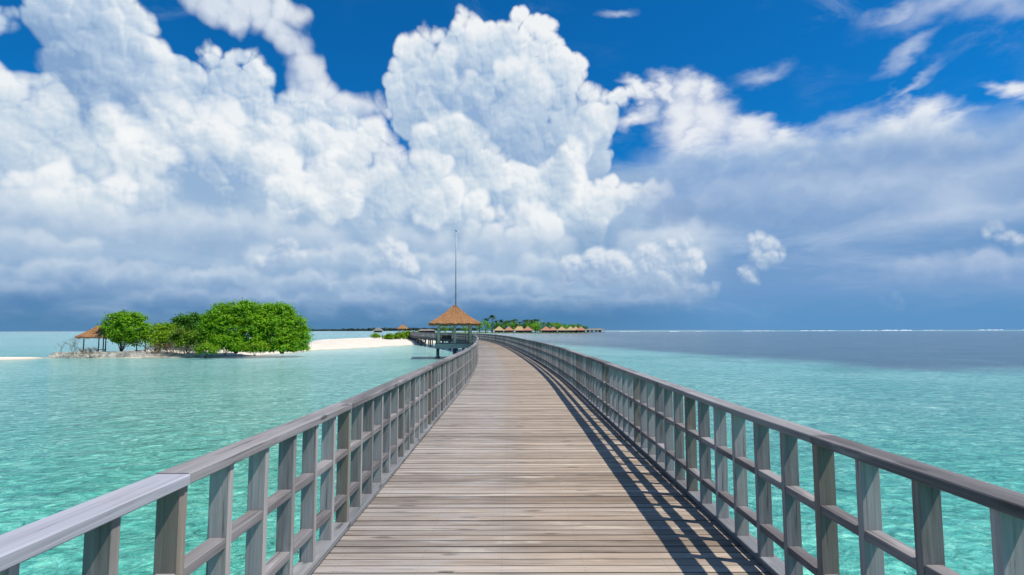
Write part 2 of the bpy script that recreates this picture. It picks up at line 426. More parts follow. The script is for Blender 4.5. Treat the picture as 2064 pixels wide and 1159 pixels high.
def ridge(under, y0, amp, freq, seed, cols, deep, x0=None, x1=None, dens=0.9, edge=0.008, bottom=0.06, pres=(0.36, 0.5)):
    """a far bank of cloud: uneven top about the height of pixel row y0, bright along the top, greyer below, dissolving downwards"""
    e0 = ang(PW / 2, y0)[1]
    q = g.v('ADD', g.v('MULTIPLY', P, (freq, freq * 0.35, 0.0)), (seed, seed * 1.7, 0.0))
    n1 = g.noise(q, 1.0, 3.0, 0.5, dim='2D')
    d1 = g.voro(g.v('ADD', g.v('ADD', P, g.v('SCALE', g.noise(P, 14.0, 3.0, 0.55, color=True), scale=0.05)), (seed, 0, 0)), 24.0)
    d2 = g.voro(g.v('ADD', g.v('ADD', P, g.v('SCALE', g.noise(P, 40.0, 2.0, 0.5, color=True), scale=0.02)), (seed, 0, 0)), 62.0)
    f = g.m('MULTIPLY_ADD', g.m('SUBTRACT', n1, 0.5), amp * 2.4, e0)
    f = g.m('SUBTRACT', f, el)
    f = g.m('MULTIPLY_ADD', g.m('MULTIPLY_ADD', d1, d1, -0.2), -0.020, f)
    f = g.m('MULTIPLY_ADD', g.m('MULTIPLY_ADD', d2, d2, -0.2), -0.008, f)
    a = g.m('MULTIPLY', g.ramp(f, -edge, edge), g.ramp(f, bottom, bottom * 0.35))
    a = g.m('MULTIPLY', a, g.m('MULTIPLY', g.ramp(n1, pres[0], pres[1]), dens))
    if x0 is not None:
        a0, a1 = ang(x0, y0)[0], ang(x1, y0)[0]
        a = g.m('MULTIPLY', a, g.m('MULTIPLY', g.ramp(az, a0, a0 + 0.1), g.ramp(az, a1, a1 - 0.1)))
    t = g.m('ADD', g.m('MULTIPLY', f, 1.0 / deep), g.m('MULTIPLY', g.m('SUBTRACT', n_tex, 0.5), 0.7))
    c = g.cramp(t, [(0.0, cols[0]), (0.35, cols[1]), (0.9, cols[2])])
    return over(under, a, c)


S = heap(S, right, K(132, 162, 205), K(156, 182, 216), K(226, 233, 242), edge=0.012, bias=0.34, rim=0.34, depth=0.022, gf=0.14, gs=0.10, dens=0.9, fade=(0.24, 0.30))
S = ridge(S, 322, 0.030, 3.2, 33.3, (K(206, 219, 235), K(168, 192, 221), K(138, 168, 209)), 0.06, 1250, 2600, 0.8, 0.020, 0.13, pres=(0.15, 0.45))
S = ridge(S, 400, 0.030, 3.6, 40.1, (K(184, 203, 228), K(156, 182, 216), K(128, 162, 206)), 0.06, 1330, 2700, 0.75, 0.022, 0.13, pres=(0.2, 0.45))
S = ridge(S, 478, 0.026, 4.2, 52.3, (K(196, 211, 232), K(160, 185, 217), K(130, 164, 207)), 0.05, 1600, 2800, 0.7, 0.018, 0.10, pres=(0.3, 0.5))

# low soft cloud, then the dark blue band over the horizon
lowf = g.ramp(g.m('ADD', el, g.m('MULTIPLY', g.m('SUBTRACT', n_soft2, 0.5), 0.16)), 0.20, 0.10)
lcol = g.cramp(g.m('ADD', g.m('MULTIPLY', n_soft, 0.75), g.m('MULTIPLY', n_soft2, 0.35)), [(0.36, K(110, 150, 194)), (0.52, K(140, 173, 208)), (0.66, K(172, 197, 222)), (0.85, K(214, 225, 236))])
lcol = g.mix(dk, lcol, g.mix(g.ramp(n_soft, 0.45, 0.75, 0.0, 0.6), K(108, 152, 201), K(168, 191, 220)))
S = over(S, g.m('MULTIPLY', lowf, 0.9), lcol)
S = heap(S, mid2, K(162, 189, 218), K(210, 222, 233), K(246, 248, 249), edge=0.013, bias=0.58, rim=0.14, depth=0.038, fade=(0.12, 0.25), dens=0.93)
S = heap(S, mid3, K(166, 191, 219), K(206, 220, 232), K(243, 246, 248), edge=0.014, bias=0.54, rim=0.14, depth=0.04, fade=(0.10, 0.22), dens=0.93)
S = ridge(S, 470, 0.030, 5.0, 3.1, (K(222, 231, 239), K(196, 212, 229), K(164, 189, 217)), 0.05, -300, 1500, 0.75, 0.016, 0.10)
S = ridge(S, 515, 0.026, 6.0, 8.4, (K(218, 228, 238), K(184, 204, 225), K(148, 178, 211)), 0.045, -300, 1480, 0.85, 0.012, 0.09)
S = ridge(S, 560, 0.016, 7.0, 14.7, (K(206, 219, 233), K(172, 195, 220), K(132, 165, 203)), 0.035, -300, 1440, 0.85, 0.010, 0.07)
S = ridge(S, 545, 0.016, 7.0, 21.3, (K(202, 214, 233), K(172, 193, 222), K(138, 169, 210)), 0.04, 1640, 2700, 0.8, 0.012, 0.07, pres=(0.2, 0.45))
S = ridge(S, 598, 0.010, 8.0, 27.9, (K(180, 200, 224), K(146, 175, 209), K(112, 150, 194)), 0.03, -300, 1460, 0.8, 0.010, 0.06)
S = heap(S, lowc, K(132, 162, 200), K(172, 194, 220), K(226, 233, 241), edge=0.013, e2=0.014, gs=0.20, gf=0.20, bias=0.52, dens=0.9, low=(0.03, 0.13, 0.3))
S = heap(S, greyc, K(116, 148, 190), K(132, 162, 202), K(170, 192, 222), edge=0.02, e2=0.014, gf=0.12, gs=0.12, bias=0.35, dens=0.6)
band = g.ramp(g.m('ADD', el, g.m('MULTIPLY', g.m('SUBTRACT', n_soft, 0.5), 0.07)), 0.075, 0.012)
bcol = g.mix(g.ramp(el, 0.0, 0.06), K(78, 130, 174), K(70, 124, 174))
bcol = g.mix(dk, bcol, K(92, 148, 198))
S = over(S, g.m('MULTIPLY', band, 0.93), bcol)

# scattered heaps over the rest of the sky, overhead and behind the viewer
front = g.m('MAXIMUM', g.ramp(g.m('ABSOLUTE', az), 0.95, 1.2), g.ramp(el, 0.60, 0.75))
front = g.m('MAXIMUM', front, g.ramp(el, -0.01, -0.02))
rest = g.mix(g.ramp(g.noise(D, 2.6, 5.0, 0.58), 0.50, 0.66, 0.0, 0.85), base, K(218, 226, 238))
S = over(S, front, rest)
wo = g.n.new('ShaderNodeOutputWorld')
g.l.new(S, wo.inputs[0])


# ------------------------------------------------------------------ bookkeeping
def tag(o, label=None, cat=None, group=None, kind=None):
    if label:
        o['label'] = label
    if cat:
        o['category'] = cat
    if group:
        o['group'] = group
    if kind:
        o['kind'] = kind
    return o


def thing(name, label, cat, loc=(0, 0, 0), rz=0.0, group=None):
    o = bpy.data.objects.new(name, None)
    o.empty_display_size = 0.3
    COL.objects.link(o)
    o.location = loc
    o.rotation_euler = (0, 0, rz)
    return tag(o, label, cat, group)


def put(name, mesh, parent=None, mat=None):
    o = bpy.data.objects.new(name, mesh)
    COL.objects.link(o)
    if parent is not None:
        o.parent = parent
    if mat is not None and not mesh.materials:
        mesh.materials.append(mat)
    return o


def copy_tree(o, parent=None):
    c = o.copy()
    COL.objects.link(c)
    c.parent = parent
    for ch in list(o.children):
        copy_tree(ch, c)
    return c


class MB:
    """collects boxes, bars, tubes; UV: u runs along the grain in metres, each piece offset by its own multiples of 10"""
    def __init__(self):
        self.v, self.f, self.uv, self.sm = [], [], [], []

    def quad(self, pts, uvs=None, smooth=False):
        i = len(self.v)
        self.v += [tuple(p) for p in pts]
        self.f.append(tuple(range(i, i + len(pts))))
        self.uv.append(uvs or [(0, 0)] * len(pts))
        self.sm.append(smooth)

    def prism(self, stations, half_w, h, rnd, cap=True, ch=0.0):
        """bar through stations (centre, side vector, up vector); width 2*half_w, height h downwards from the centre line's top; ch = chamfer"""
        k1, k2 = rnd.randrange(150) * 10, rnd.randrange(150) * 10
        c = ch
        prof = [(-half_w, -h + c), (-half_w, -c), (-half_w + c, 0), (half_w - c, 0), (half_w, -c), (half_w, -h + c), (half_w - c, -h), (-half_w + c, -h)] if c else [(-half_w, -h), (-half_w, 0), (half_w, 0), (half_w, -h)]
        vv = [0.0]
        for a, b in zip(prof, prof[1:] + prof[:1]):
            vv.append(vv[-1] + math.hypot(a[0] - b[0], a[1] - b[1]))
        rows, u = [], 0.0
        last = None
        for (p, s, up) in stations:
            if last is not None:
                u += (p - last).length
            last = p
            rows.append((u, [p + s * a + up * b for a, b in prof]))
        n = len(prof)
        for (u0, r0), (u1, r1) in zip(rows, rows[1:]):
            for j in range(n):
                j2 = (j + 1) % n
                self.quad((r0[j], r1[j], r1[j2], r0[j2]), [(k1 + u0, k2 + vv[j]), (k1 + u1, k2 + vv[j]), (k1 + u1, k2 + vv[j + 1]), (k1 + u0, k2 + vv[j + 1])])
        if cap:
            for (u0, r0), flip in ((rows[0], False), (rows[-1], True)):
                q = r0 if not flip else r0[::-1]
                self.quad(q, [(k1 + u0 + 0.02 * i, k2 + 0.05 * i) for i in range(n)])

    def bar(self, a, b, w, h, rnd, side=None, ch=0.0):
        """straight bar a->b, centred; w across, h in the third direction"""
        a, b = Vector(a), Vector(b)
        d = (b - a).normalized()
        if side is None:
            side = d.cross(Vector((0, 0, 1)))
            if side.length < 1e-3:
                side = Vector((1, 0, 0))
        side = Vector(side).normalized()
        up = side.cross(d).normalized()
        off = up * (h / 2)
        self.prism([(a + off, side, up), (b + off, side, up)], w / 2, h, rnd, True, ch)

    def tube(self, pts, rads, n=8, smooth=True, cap=True):
        rings = []
        pts = [Vector(p) for p in pts]
        for i, p in enumerate(pts):
            d = (pts[min(i + 1, len(pts) - 1)] - pts[max(i - 1, 0)]).normalized()
            s = d.cross(Vector((0.3, 0.1, 1)) if abs(d.z) < 0.9 else Vector((1, 0, 0))).normalized()
            t = d.cross(s)
            rings.append([p + (s * math.cos(2 * math.pi * k / n) + t * math.sin(2 * math.pi * k / n)) * rads[i] for k in range(n)])
        i0 = len(self.v)
        for r in rings:
            self.v += [tuple(q) for q in r]
        for i in range(len(rings) - 1):
            for k in range(n):
                k2 = (k + 1) % n
                self.f.append((i0 + i * n + k, i0 + i * n + k2, i0 + (i + 1) * n + k2, i0 + (i + 1) * n + k))
                self.uv.append([(i, k / n), (i, (k + 1) / n), (i + 1, (k + 1) / n), (i + 1, k / n)])
                self.sm.append(smooth)
        if cap:
            for b, rev in ((i0, True), (i0 + (len(rings) - 1) * n, False)):
                ids = list(range(b, b + n))
                self.f.append(tuple(ids[::-1] if rev else ids))
                self.uv.append([(0, 0)] * n)
                self.sm.append(False)

    def mesh(self, name, mat=None, fix=True):
        me = bpy.data.meshes.new(name)
        me.from_pydata(self.v, [], self.f)
        ul = me.uv_layers.new(name="UVMap")
        flat = [c for face in self.uv for p in face for c in p]
        ul.data.foreach_set('uv', flat)
        me.polygons.foreach_set('use_smooth', self.sm)
        if fix:
            bm = bmesh.new()
            bm.from_mesh(me)
            bmesh.ops.remove_doubles(bm, verts=bm.verts, dist=1e-5)
            bmesh.ops.recalc_face_normals(bm, faces=bm.faces)
            bm.to_mesh(me)
            bm.free()
        if mat:
            me.materials.append(mat)
        me.update()
        return me

    def build(self, name, mat, parent=None, fix=True):
        return put(name, self.mesh(name, mat, fix), parent)


# ------------------------------------------------------------------ materials
def new_mat(name):
    m = bpy.data.materials.new(name)
    m.use_nodes = True
    m.node_tree.nodes.clear()
    g = G(m.node_tree)
    bs = g.n.new('ShaderNodeBsdfPrincipled')
    out = g.n.new('ShaderNodeOutputMaterial')
    g.l.new(bs.outputs[0], out.inputs[0])
    return m, g, bs


def bump(g, bs, h, strength, dist):
    n = g.n.new('ShaderNodeBump')
    n.inputs['Strength'].default_value = strength
    n.inputs['Distance'].default_value = dist
    g.put(n.inputs['Height'], h)
    g.l.new(n.outputs[0], bs.inputs['Normal'])


def wood(name, dark, light, tint, rough=0.8, nails=False, amount=0.5):
    """weathered timber: grain along u, every board its own tone"""
    m, g, bs = new_mat(name)
    uv = g.n.new('ShaderNodeTexCoord').outputs['UV']
    u, v, _ = g.sep(uv)
    bu = g.m('FLOOR', g.m('MULTIPLY', g.m('ADD', u, 5.0), 0.1))
    bv = g.m('FLOOR', g.m('MULTIPLY', g.m('ADD', v, 5.0), 0.1))
    wn = g.n.new('ShaderNodeTexWhiteNoise')
    g.put(wn.inputs['Vector'], g.xyz(bu, bv, 0.0))
    rb = wn.outputs['Value']
    rc = g.sep(wn.outputs['Color'])
    uvw = g.xyz(u, v, g.m('MULTIPLY', rb, 7.0))
    grain = g.noise(g.v('MULTIPLY', uvw, (1.6, 46.0, 1.0)), 1.0, 5.0, 0.62, dist=0.4)
    streak = g.noise(g.v('MULTIPLY', uvw, (0.9, 9.0, 1.0)), 1.0, 4.0, 0.6, dist=0.5)
    blot = g.noise(g.v('MULTIPLY', uvw, (2.2, 4.0, 1.0)), 1.0, 4.0, 0.6)
    t = g.m('ADD', g.m('MULTIPLY', grain, 0.55), g.m('MULTIPLY', streak, 0.65))
    t = g.ramp(t, 0.40, 0.82, smooth=False)
    t = g.m('ADD', t, g.m('MULTIPLY', g.m('SUBTRACT', rb, 0.5), amount))
    c = g.mix(g.m('MULTIPLY', t, 1.0, clamp=True), dark, light)
    c = g.mix(g.ramp(g.m('ADD', blot, g.m('MULTIPLY', g.m('SUBTRACT', rc[1], 0.5), 0.35)), 0.42, 0.68, 0.0, 0.75), c, g.mix(1.0, c, tint, 'MULTIPLY'))
    pale = g.ramp(g.m('MULTIPLY', streak, blot), 0.30, 0.44, 0.0, 0.45)
    c = g.mix(pale, c, tuple(min(0.6, x * 1.5) for x in light))
    kv = g.n.new('ShaderNodeTexVoronoi')
    kv.voronoi_dimensions = '2D'
    kv.inputs['Scale'].default_value = 1.0
    g.put(kv.inputs['Vector'], g.v('ADD', g.v('MULTIPLY', uvw, (1.7, 7.5, 0.0)), g.v('SCALE', g.noise(g.v('MULTIPLY', uvw, (6.0, 20.0, 1.0)), 1.0, 2.0, 0.5, color=True), scale=0.25)))
    kn = g.m('MULTIPLY', g.ramp(kv.outputs['Distance'], 0.19, 0.07), g.ramp(g.sep(kv.outputs['Color'])[0], 0.74, 0.76))
    c = g.mix(g.m('MULTIPLY', kn, 0.7), c, tuple(x * 0.45 for x in dark))
    crack = g.ramp(grain, 0.29, 0.37, 0.42, 1.0)
    c = g.mix(1.0, c, g.xyz(crack, crack, crack), 'MULTIPLY')
    h = g.m('ADD', g.m('MULTIPLY', grain, 1.0), g.m('MULTIPLY', streak, 0.4))
    return m, g, bs, c, h, (u, v, rb)


def wood_mat(*a, **k):
    m, g, bs, c, h, _ = wood(*a, **k)
    g.put(bs.inputs['Base Color'], c)
    bs.inputs['Roughness'].default_value = k.get('rough', 0.8)
    bs.inputs['Specular IOR Level'].default_value = 0.3
    bump(g, bs, h, 0.55, 0.004)
    return m


M = {}
M['rail'] = wood_mat('weathered_rail_timber', (0.103, 0.098, 0.101), (0.268, 0.256, 0.259), (0.84, 0.79, 0.76), amount=0.8)
M['post'] = wood_mat('weathered_post_timber', (0.150, 0.143, 0.140), (0.43, 0.405, 0.39), (0.86, 0.82, 0.76), amount=0.75)
M['joint_post'] = wood_mat('weathered_joint_post_timber', (0.140, 0.125, 0.112), (0.30, 0.265, 0.235), (0.88, 0.84, 0.74))
M['pale_rail'] = wood_mat('bleached_rail_timber', (0.27, 0.275, 0.31), (0.41, 0.415, 0.465), (0.96, 0.90, 0.85), amount=0.3)
M['curb'] = wood_mat('weathered_kerb_timber', (0.115, 0.12, 0.128), (0.235, 0.24, 0.252), (0.92, 0.90, 0.84))
M['beam'] = wood_mat('dark_beam_timber', (0.06, 0.057, 0.055), (0.15, 0.145, 0.14), (0.8, 0.85, 0.8))
M['pile'] = wood_mat('dark_pile_timber', (0.04, 0.042, 0.042), (0.12, 0.12, 0.12), (0.7, 0.8, 0.75))
M['column'] = wood_mat('pavilion_column_timber', (0.52, 0.40, 0.26), (0.76, 0.61, 0.43), (0.9, 0.95, 0.85))


def deck_mat():
    m, g, bs, c, h, (u, v, rb) = wood('weathered_deck_planks', (0.205, 0.161, 0.122), (0.445, 0.366, 0.290), (0.90, 0.84, 0.78), amount=0.72)
    # second UV: x = distance across the walkway, y = distance along it
    n = g.n.new('ShaderNodeUVMap')
    n.uv_map = 'Path'
    x, y, _ = g.sep(n.outputs[0])
    # foot-worn and sun-bleached greyer boards towards the left side
    worn = g.noise(g.v('MULTIPLY', n.outputs[0], (0.9, 0.05, 1.0)), 1.0, 3.0, 0.55)
    lf = g.ramp(g.m('ADD', x, g.m('MULTIPLY', g.m('SUBTRACT', worn, 0.5), 2.2)), 0.15, -1.15)
    gry = g.mix(1.0, c, (0.88, 0.98, 1.16), 'MULTIPLY')
    c = g.mix(lf, c, gry)
    pale = g.ramp(g.m('ABSOLUTE', g.m('ADD', x, g.m('ADD', 0.62, g.m('MULTIPLY', g.m('SUBTRACT', worn, 0.5), 0.5)))), 0.42, 0.05)
    pale = g.m('MULTIPLY', pale, g.ramp(g.noise(g.v('MULTIPLY', n.outputs[0], (1.3, 9.0, 1.0)), 1.0, 4.0, 0.6), 0.42, 0.66))
    c = g.mix(g.m('MULTIPLY', pale, 0.55), c, (0.36, 0.35, 0.345))
    # screw heads: pairs over each joist
    jx = g.m('SUBTRACT', g.m('FRACT', g.m('DIVIDE', g.m('ADD', x, 5.02), 0.56)), 0.5)
    jx = g.m('MULTIPLY', jx, 0.56)
    py = g.m('SUBTRACT', g.m('FRACT', g.m('DIVIDE', y, 0.11)), 0.5)
    py = g.m('SUBTRACT', g.m('ABSOLUTE', g.m('MULTIPLY', py, 0.11)), 0.027)
    r = g.m('SQRT', g.m('ADD', g.m('MULTIPLY', jx, jx), g.m('MULTIPLY', py, py)))
    c = g.mix(g.ramp(r, 0.0055, 0.0035, 0.0, 0.6), c, (0.03, 0.027, 0.025))
    # grime along the board edges
    vv = g.m('MULTIPLY', g.m('FRACT', g.m('MULTIPLY', g.m('ADD', v, 1.0), 0.1)), 10.0)
    ed = g.m('MINIMUM', g.m('SUBTRACT', vv, 1.0), g.m('SUBTRACT', 1.1, vv))
    ev = g.ramp(g.m('ADD', ed, g.m('MULTIPLY', g.m('SUBTRACT', worn, 0.5), 0.01)), 0.0, 0.010, 0.58, 1.0)
    c = g.mix(1.0, c, g.xyz(ev, ev, ev), 'MULTIPLY')
    g.put(bs.inputs['Base Color'], c)
    bs.inputs['Roughness'].default_value = 0.74
    bs.inputs['Specular IOR Level'].default_value = 0.35
    bump(g, bs, h, 0.55, 0.004)
    return m


M['deck'] = deck_mat()


def thatch_mat(name, c1, c2, c3):
    m, g, bs = new_mat(name)
    uv = g.n.new('ShaderNodeTexCoord').outputs['UV']
    a = g.noise(g.v('MULTIPLY', uv, (26.0, 2.2, 1.0)), 1.0, 4.0, 0.65, dist=0.3)
    b = g.noise(g.v('MULTIPLY', uv, (1.1, 0.9, 1.0)), 1.0, 3.0, 0.55)
    rows = g.m('FRACT', g.m('ADD', g.m('MULTIPLY', g.sep(uv)[1], 2.6), g.m('MULTIPLY', a, 0.35)))
    t = g.m('ADD', g.m('MULTIPLY', a, 0.75), g.m('MULTIPLY', b, 0.45))
    c = g.cramp(t, [(0.32, c1), (0.58, c2), (0.85, c3)])
    c = g.mix(g.ramp(rows, 0.0, 0.22, 0.35, 0.0), c, c1)
    g.put(bs.inputs['Base Color'], c)
    bs.inputs['Roughness'].default_value = 0.95
    bs.inputs['Specular IOR Level'].default_value = 0.1
    bump(g, bs, g.m('ADD', a, g.m('MULTIPLY', rows, 0.6)), 0.9, 0.05)
    return m


M['thatch'] = thatch_mat('thatch', (0.11, 0.056, 0.026), (0.30, 0.150, 0.068), (0.44, 0.245, 0.125))
M['thatch_red'] = thatch_mat('thatch_reddish', (0.20, 0.09, 0.06), (0.40, 0.19, 0.13), (0.50, 0.28, 0.18))
M['thatch_tan'] = thatch_mat('thatch_tan', (0.22, 0.15, 0.08), (0.42, 0.29, 0.16), (0.52, 0.38, 0.22))
M['thatch_grey'] = thatch_mat('thatch_greyish', (0.10, 0.095, 0.085), (0.20, 0.185, 0.16), (0.27, 0.25, 0.22))


def plain(name, c, var=0.25, rough=0.7, scale=3.0, spec=0.3):
    m, g, bs = new_mat(name)
    p = g.n.new('ShaderNodeTexCoord').outputs['Object']
    t = g.noise(p, scale, 5.0, 0.6)
    lo = tuple(x * (1 - var) for x in c)
    hi = tuple(min(1, x * (1 + var)) for x in c)
    g.put(bs.inputs['Base Color'], g.mix(g.ramp(t, 0.3, 0.7), lo, hi))
    bs.inputs['Roughness'].default_value = rough
    bs.inputs['Specular IOR Level'].default_value = spec
    bump(g, bs, t, 0.3, 0.02)
    return m


M['metal'] = plain('galvanised_metal', (0.33, 0.34, 0.36), 0.1, 0.4, 8.0, 0.5)
M['dark'] = plain('dark_stained_timber', (0.025, 0.025, 0.028), 0.3, 0.6)
M['redwall'] = plain('red_brown_wall', (0.20, 0.055, 0.035), 0.2, 0.8)
M['white'] = plain('white_paint', (0.72, 0.72, 0.70), 0.06, 0.5)
M['bark'] = plain('grey_brown_bark', (0.085, 0.065, 0.05), 0.4, 0.9, 2.0)
M['deadwood'] = plain('dead_grey_wood', (0.20, 0.165, 0.14), 0.35, 0.9, 2.0)
M['deadbrown'] = plain('dead_brown_wood', (0.17, 0.10, 0.065), 0.4, 0.9, 2.0)
M['glass'] = plain('dark_window_glass', (0.012, 0.014, 0.016), 0.1, 0.15, 1.0, 0.6)
M['foam'] = plain('white_foam', (0.80, 0.83, 0.84), 0.08, 0.9, 0.05, 0.1)


def leaf_mat(name, c1, c2, c3, trans=0.25):
    m, g, bs = new_mat(name)
    at = g.n.new('ShaderNodeAttribute')
    at.attribute_name = 'tone'
    t = at.outputs['Fac']
    c = g.cramp(t, [(0.0, c1), (0.5, c2), (1.0, c3)])
    g.put(bs.inputs['Base Color'], c)
    bs.inputs['Roughness'].default_value = 0.55
    bs.inputs['Specular IOR Level'].default_value = 0.25
    tr = g.n.new('ShaderNodeBsdfTranslucent')
    g.put(tr.inputs['Color'], g.mix(1.0, c, (1.25, 1.35, 0.6), 'MULTIPLY'))
    mx = g.n.new('ShaderNodeMixShader')
    mx.inputs[0].default_value = trans
    g.l.new(bs.outputs[0], mx.inputs[1])
    g.l.new(tr.outputs[0], mx.inputs[2])
    out = [n for n in g.n if n.type == 'OUTPUT_MATERIAL'][0]
    g.l.new(mx.outputs[0], out.inputs[0])
    return m


M['leaf'] = leaf_mat('bright_leaves', (0.075, 0.205, 0.005), (0.165, 0.370, 0.008), (0.270, 0.46, 0.014), 0.38)
M['leaf_dark'] = leaf_mat('dark_leaves', (0.035, 0.120, 0.010), (0.070, 0.210, 0.014), (0.12, 0.29, 0.02), 0.3)
M['leaf_yellow'] = leaf_mat('yellowish_leaves', (0.085, 0.19, 0.006), (0.19, 0.36, 0.010), (0.31, 0.43, 0.015), 0.3)
M['leaf_dry'] = leaf_mat('dry_leaves', (0.07, 0.10, 0.016), (0.15, 0.20, 0.03), (0.24, 0.25, 0.06), 0.3)
M['leaf_mixed'] = leaf_mat('mixed_leaves', (0.10, 0.105, 0.02), (0.13, 0.27, 0.012), (0.23, 0.38, 0.02), 0.3)
M['palm'] = leaf_mat('palm_fronds', (0.016, 0.040, 0.010), (0.03, 0.070, 0.014), (0.055, 0.105, 0.02), 0.15)
M['far_leaf'] = leaf_mat('far_leaves', (0.030, 0.055, 0.030), (0.048, 0.08, 0.045), (0.07, 0.105, 0.06), 0.1)


def sand_mat():
    m, g, bs = new_mat('coral_sand')
    geo = g.n.new('ShaderNodeNewGeometry').outputs['Position']
    z = g.sep(geo)[2]
    a = g.noise(geo, 0.35, 5.0, 0.6)
    b = g.noise(geo, 6.0, 4.0, 0.6)
    c = g.mix(g.ramp(a, 0.35, 0.7), (0.58, 0.52, 0.43), (0.64, 0.60, 0.52))
    c = g.mix(g.ramp(g.m('ADD', z, g.m('MULTIPLY', a, 0.12)), 0.20, 0.08), c, (0.40, 0.36, 0.27))
    g.put(bs.inputs['Base Color'], c)
    bs.inputs['Roughness'].default_value = 0.95
    bs.inputs['Specular IOR Level'].default_value = 0.1
    bump(g, bs, g.m('ADD', b, g.m('MULTIPLY', a, 2.0)), 0.5, 0.05)
    return m


M['sand'] = sand_mat()
M['grass'] = plain('village_ground', (0.10, 0.15, 0.03), 0.4, 0.95, 0.08, 0.1)
M['grey'] = plain('grey_terrace', (0.30, 0.30, 0.29), 0.15, 0.8)
M['fascia'] = wood_mat('pavilion_fascia_timber', (0.27, 0.235, 0.21), (0.45, 0.40, 0.36), (0.9, 0.95, 0.92))


def water_mat():
    m, g, bs = new_mat('lagoon_water')
    pos = g.n.new('ShaderNodeNewGeometry').outputs['Position']
    x, y, _ = g.sep(pos)
    p = g.xyz(x, y, 0.0)
    # sea bed seen through the clear water: pale sand, coral heads, sea grass
    big = g.noise(p, 0.018, 5.0, 0.55)
    mid = g.noise(p, 0.11, 5.0, 0.6)
    fine = g.noise(g.v('MULTIPLY', p, (1.0, 1.5, 1.0)), 1.0, 6.0, 0.62, dist=0.7)
    net = g.voro(g.v('ADD', p, g.v('SCALE', g.noise(p, 1.1, 3.0, 0.6, color=True), scale=1.0)), 1.5, feature='SMOOTH_F1')
    t = g.m('ADD', g.m('MULTIPLY', big, 0.55), g.m('ADD', g.m('MULTIPLY', mid, 0.35), g.m('MULTIPLY', fine, 0.30)))
    c = g.cramp(t, [(0.36, (0.030, 0.205, 0.165)), (0.50, (0.090, 0.330, 0.280)), (0.64, (0.160, 0.415, 0.365)), (0.80, (0.235, 0.480, 0.435))])
    c = g.mix(g.ramp(y, 26.0, 5.0), c, g.mix(1.0, c, (0.62, 1.10, 1.0), 'MULTIPLY'))
    # ripple caustics, white glints and dark facets, painted into the base colour
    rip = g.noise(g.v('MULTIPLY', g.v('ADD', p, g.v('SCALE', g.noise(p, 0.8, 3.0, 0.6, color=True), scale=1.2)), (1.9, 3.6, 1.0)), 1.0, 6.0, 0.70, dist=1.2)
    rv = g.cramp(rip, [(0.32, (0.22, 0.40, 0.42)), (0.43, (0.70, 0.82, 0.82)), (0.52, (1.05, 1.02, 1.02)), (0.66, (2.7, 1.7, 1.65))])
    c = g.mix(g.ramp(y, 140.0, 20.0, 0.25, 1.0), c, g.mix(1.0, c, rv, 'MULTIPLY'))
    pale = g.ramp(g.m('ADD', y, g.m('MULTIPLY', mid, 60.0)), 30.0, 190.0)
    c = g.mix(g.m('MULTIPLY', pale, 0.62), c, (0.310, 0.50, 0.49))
    shal = g.m('MULTIPLY', g.ramp(g.v('DISTANCE', g.v('MULTIPLY', p, (1.0, 0.55, 0)), (-33.0, 60.0, 0.0)), 38.0, 14.0), 0.5)
    c = g.mix(g.m('MULTIPLY', shal, g.ramp(y, 70.0, 95.0)), c, (0.38, 0.60, 0.54))
    patch = g.m('MULTIPLY', g.ramp(g.noise(g.v('ADD', p, (31.0, 7.0, 0)), 0.06, 4.0, 0.6), 0.56, 0.66), 0.45)
    c = g.mix(g.m('MULTIPLY', patch, g.ramp(x, 4.0, 14.0)), c, (0.075, 0.22, 0.175))
    spot = g.ramp(g.noise(g.v('MULTIPLY', p, (0.8, 1.6, 1.0)), 0.33, 5.0, 0.66, dist=0.8), 0.60, 0.70)
    c = g.mix(g.m('MULTIPLY', spot, g.ramp(y, 60.0, 15.0, 0.1, 0.6)), c, (0.020, 0.150, 0.115))
    # sea-grass bed: a dark field to the right, its near edge about 46 m out
    wob = g.m('MULTIPLY', g.m('SUBTRACT', g.noise(p, 0.09, 5.0, 0.62), 0.5), 17.0)
    fa = g.m('SUBTRACT', x, g.m('MULTIPLY_ADD', y, -0.262, 45.6))
    fb = g.m('MULTIPLY', g.m('SUBTRACT', y, 46.5), 0.9)
    fld = g.m('ADD', g.m('SMOOTH_MIN', fa, fb, 4.0), wob)
    fld = g.m('MULTIPLY', g.ramp(fld, -4.5, 6.5), g.ramp(y, 1250.0, 800.0, 0.0, 1.0))
    gt = g.m('ADD', g.m('MULTIPLY', fine, 0.7), g.m('MULTIPLY', mid, 0.5))
    gc = g.cramp(gt, [(0.40, (0.042, 0.072, 0.110)), (0.60, (0.080, 0.118, 0.150)), (0.8, (0.130, 0.170, 0.215))])
    fld = g.m('MULTIPLY', fld, g.ramp(fine, 0.30, 0.48, 0.55, 1.0))
    far_left = g.ramp(x, 60.0, -20.0)
    gc = g.mix(g.m('MULTIPLY', g.ramp(y, 90.0, 260.0), far_left), gc, (0.30, 0.40, 0.44))
    c = g.mix(g.m('MULTIPLY', fld, 0.95), c, gc)
    # deep water outside the reef
    c = g.mix(g.ramp(y, 2000.0, 2250.0), c, (0.012, 0.060, 0.125))
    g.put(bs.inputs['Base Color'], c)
    bs.inputs['Roughness'].default_value = 0.12
    bs.inputs['IOR'].default_value = 1.333
    bs.inputs['Specular IOR Level'].default_value = 0.42
    w1 = g.noise(g.v('MULTIPLY', p, (1.0, 1.7, 1.0)), 0.55, 4.0, 0.6, dist=0.5)
    w2 = g.noise(g.v('MULTIPLY', p, (1.0, 1.5, 1.0)), 2.4, 5.0, 0.62, dist=0.8)
    w3 = g.noise(p, 9.0, 3.0, 0.6, dist=0.5)
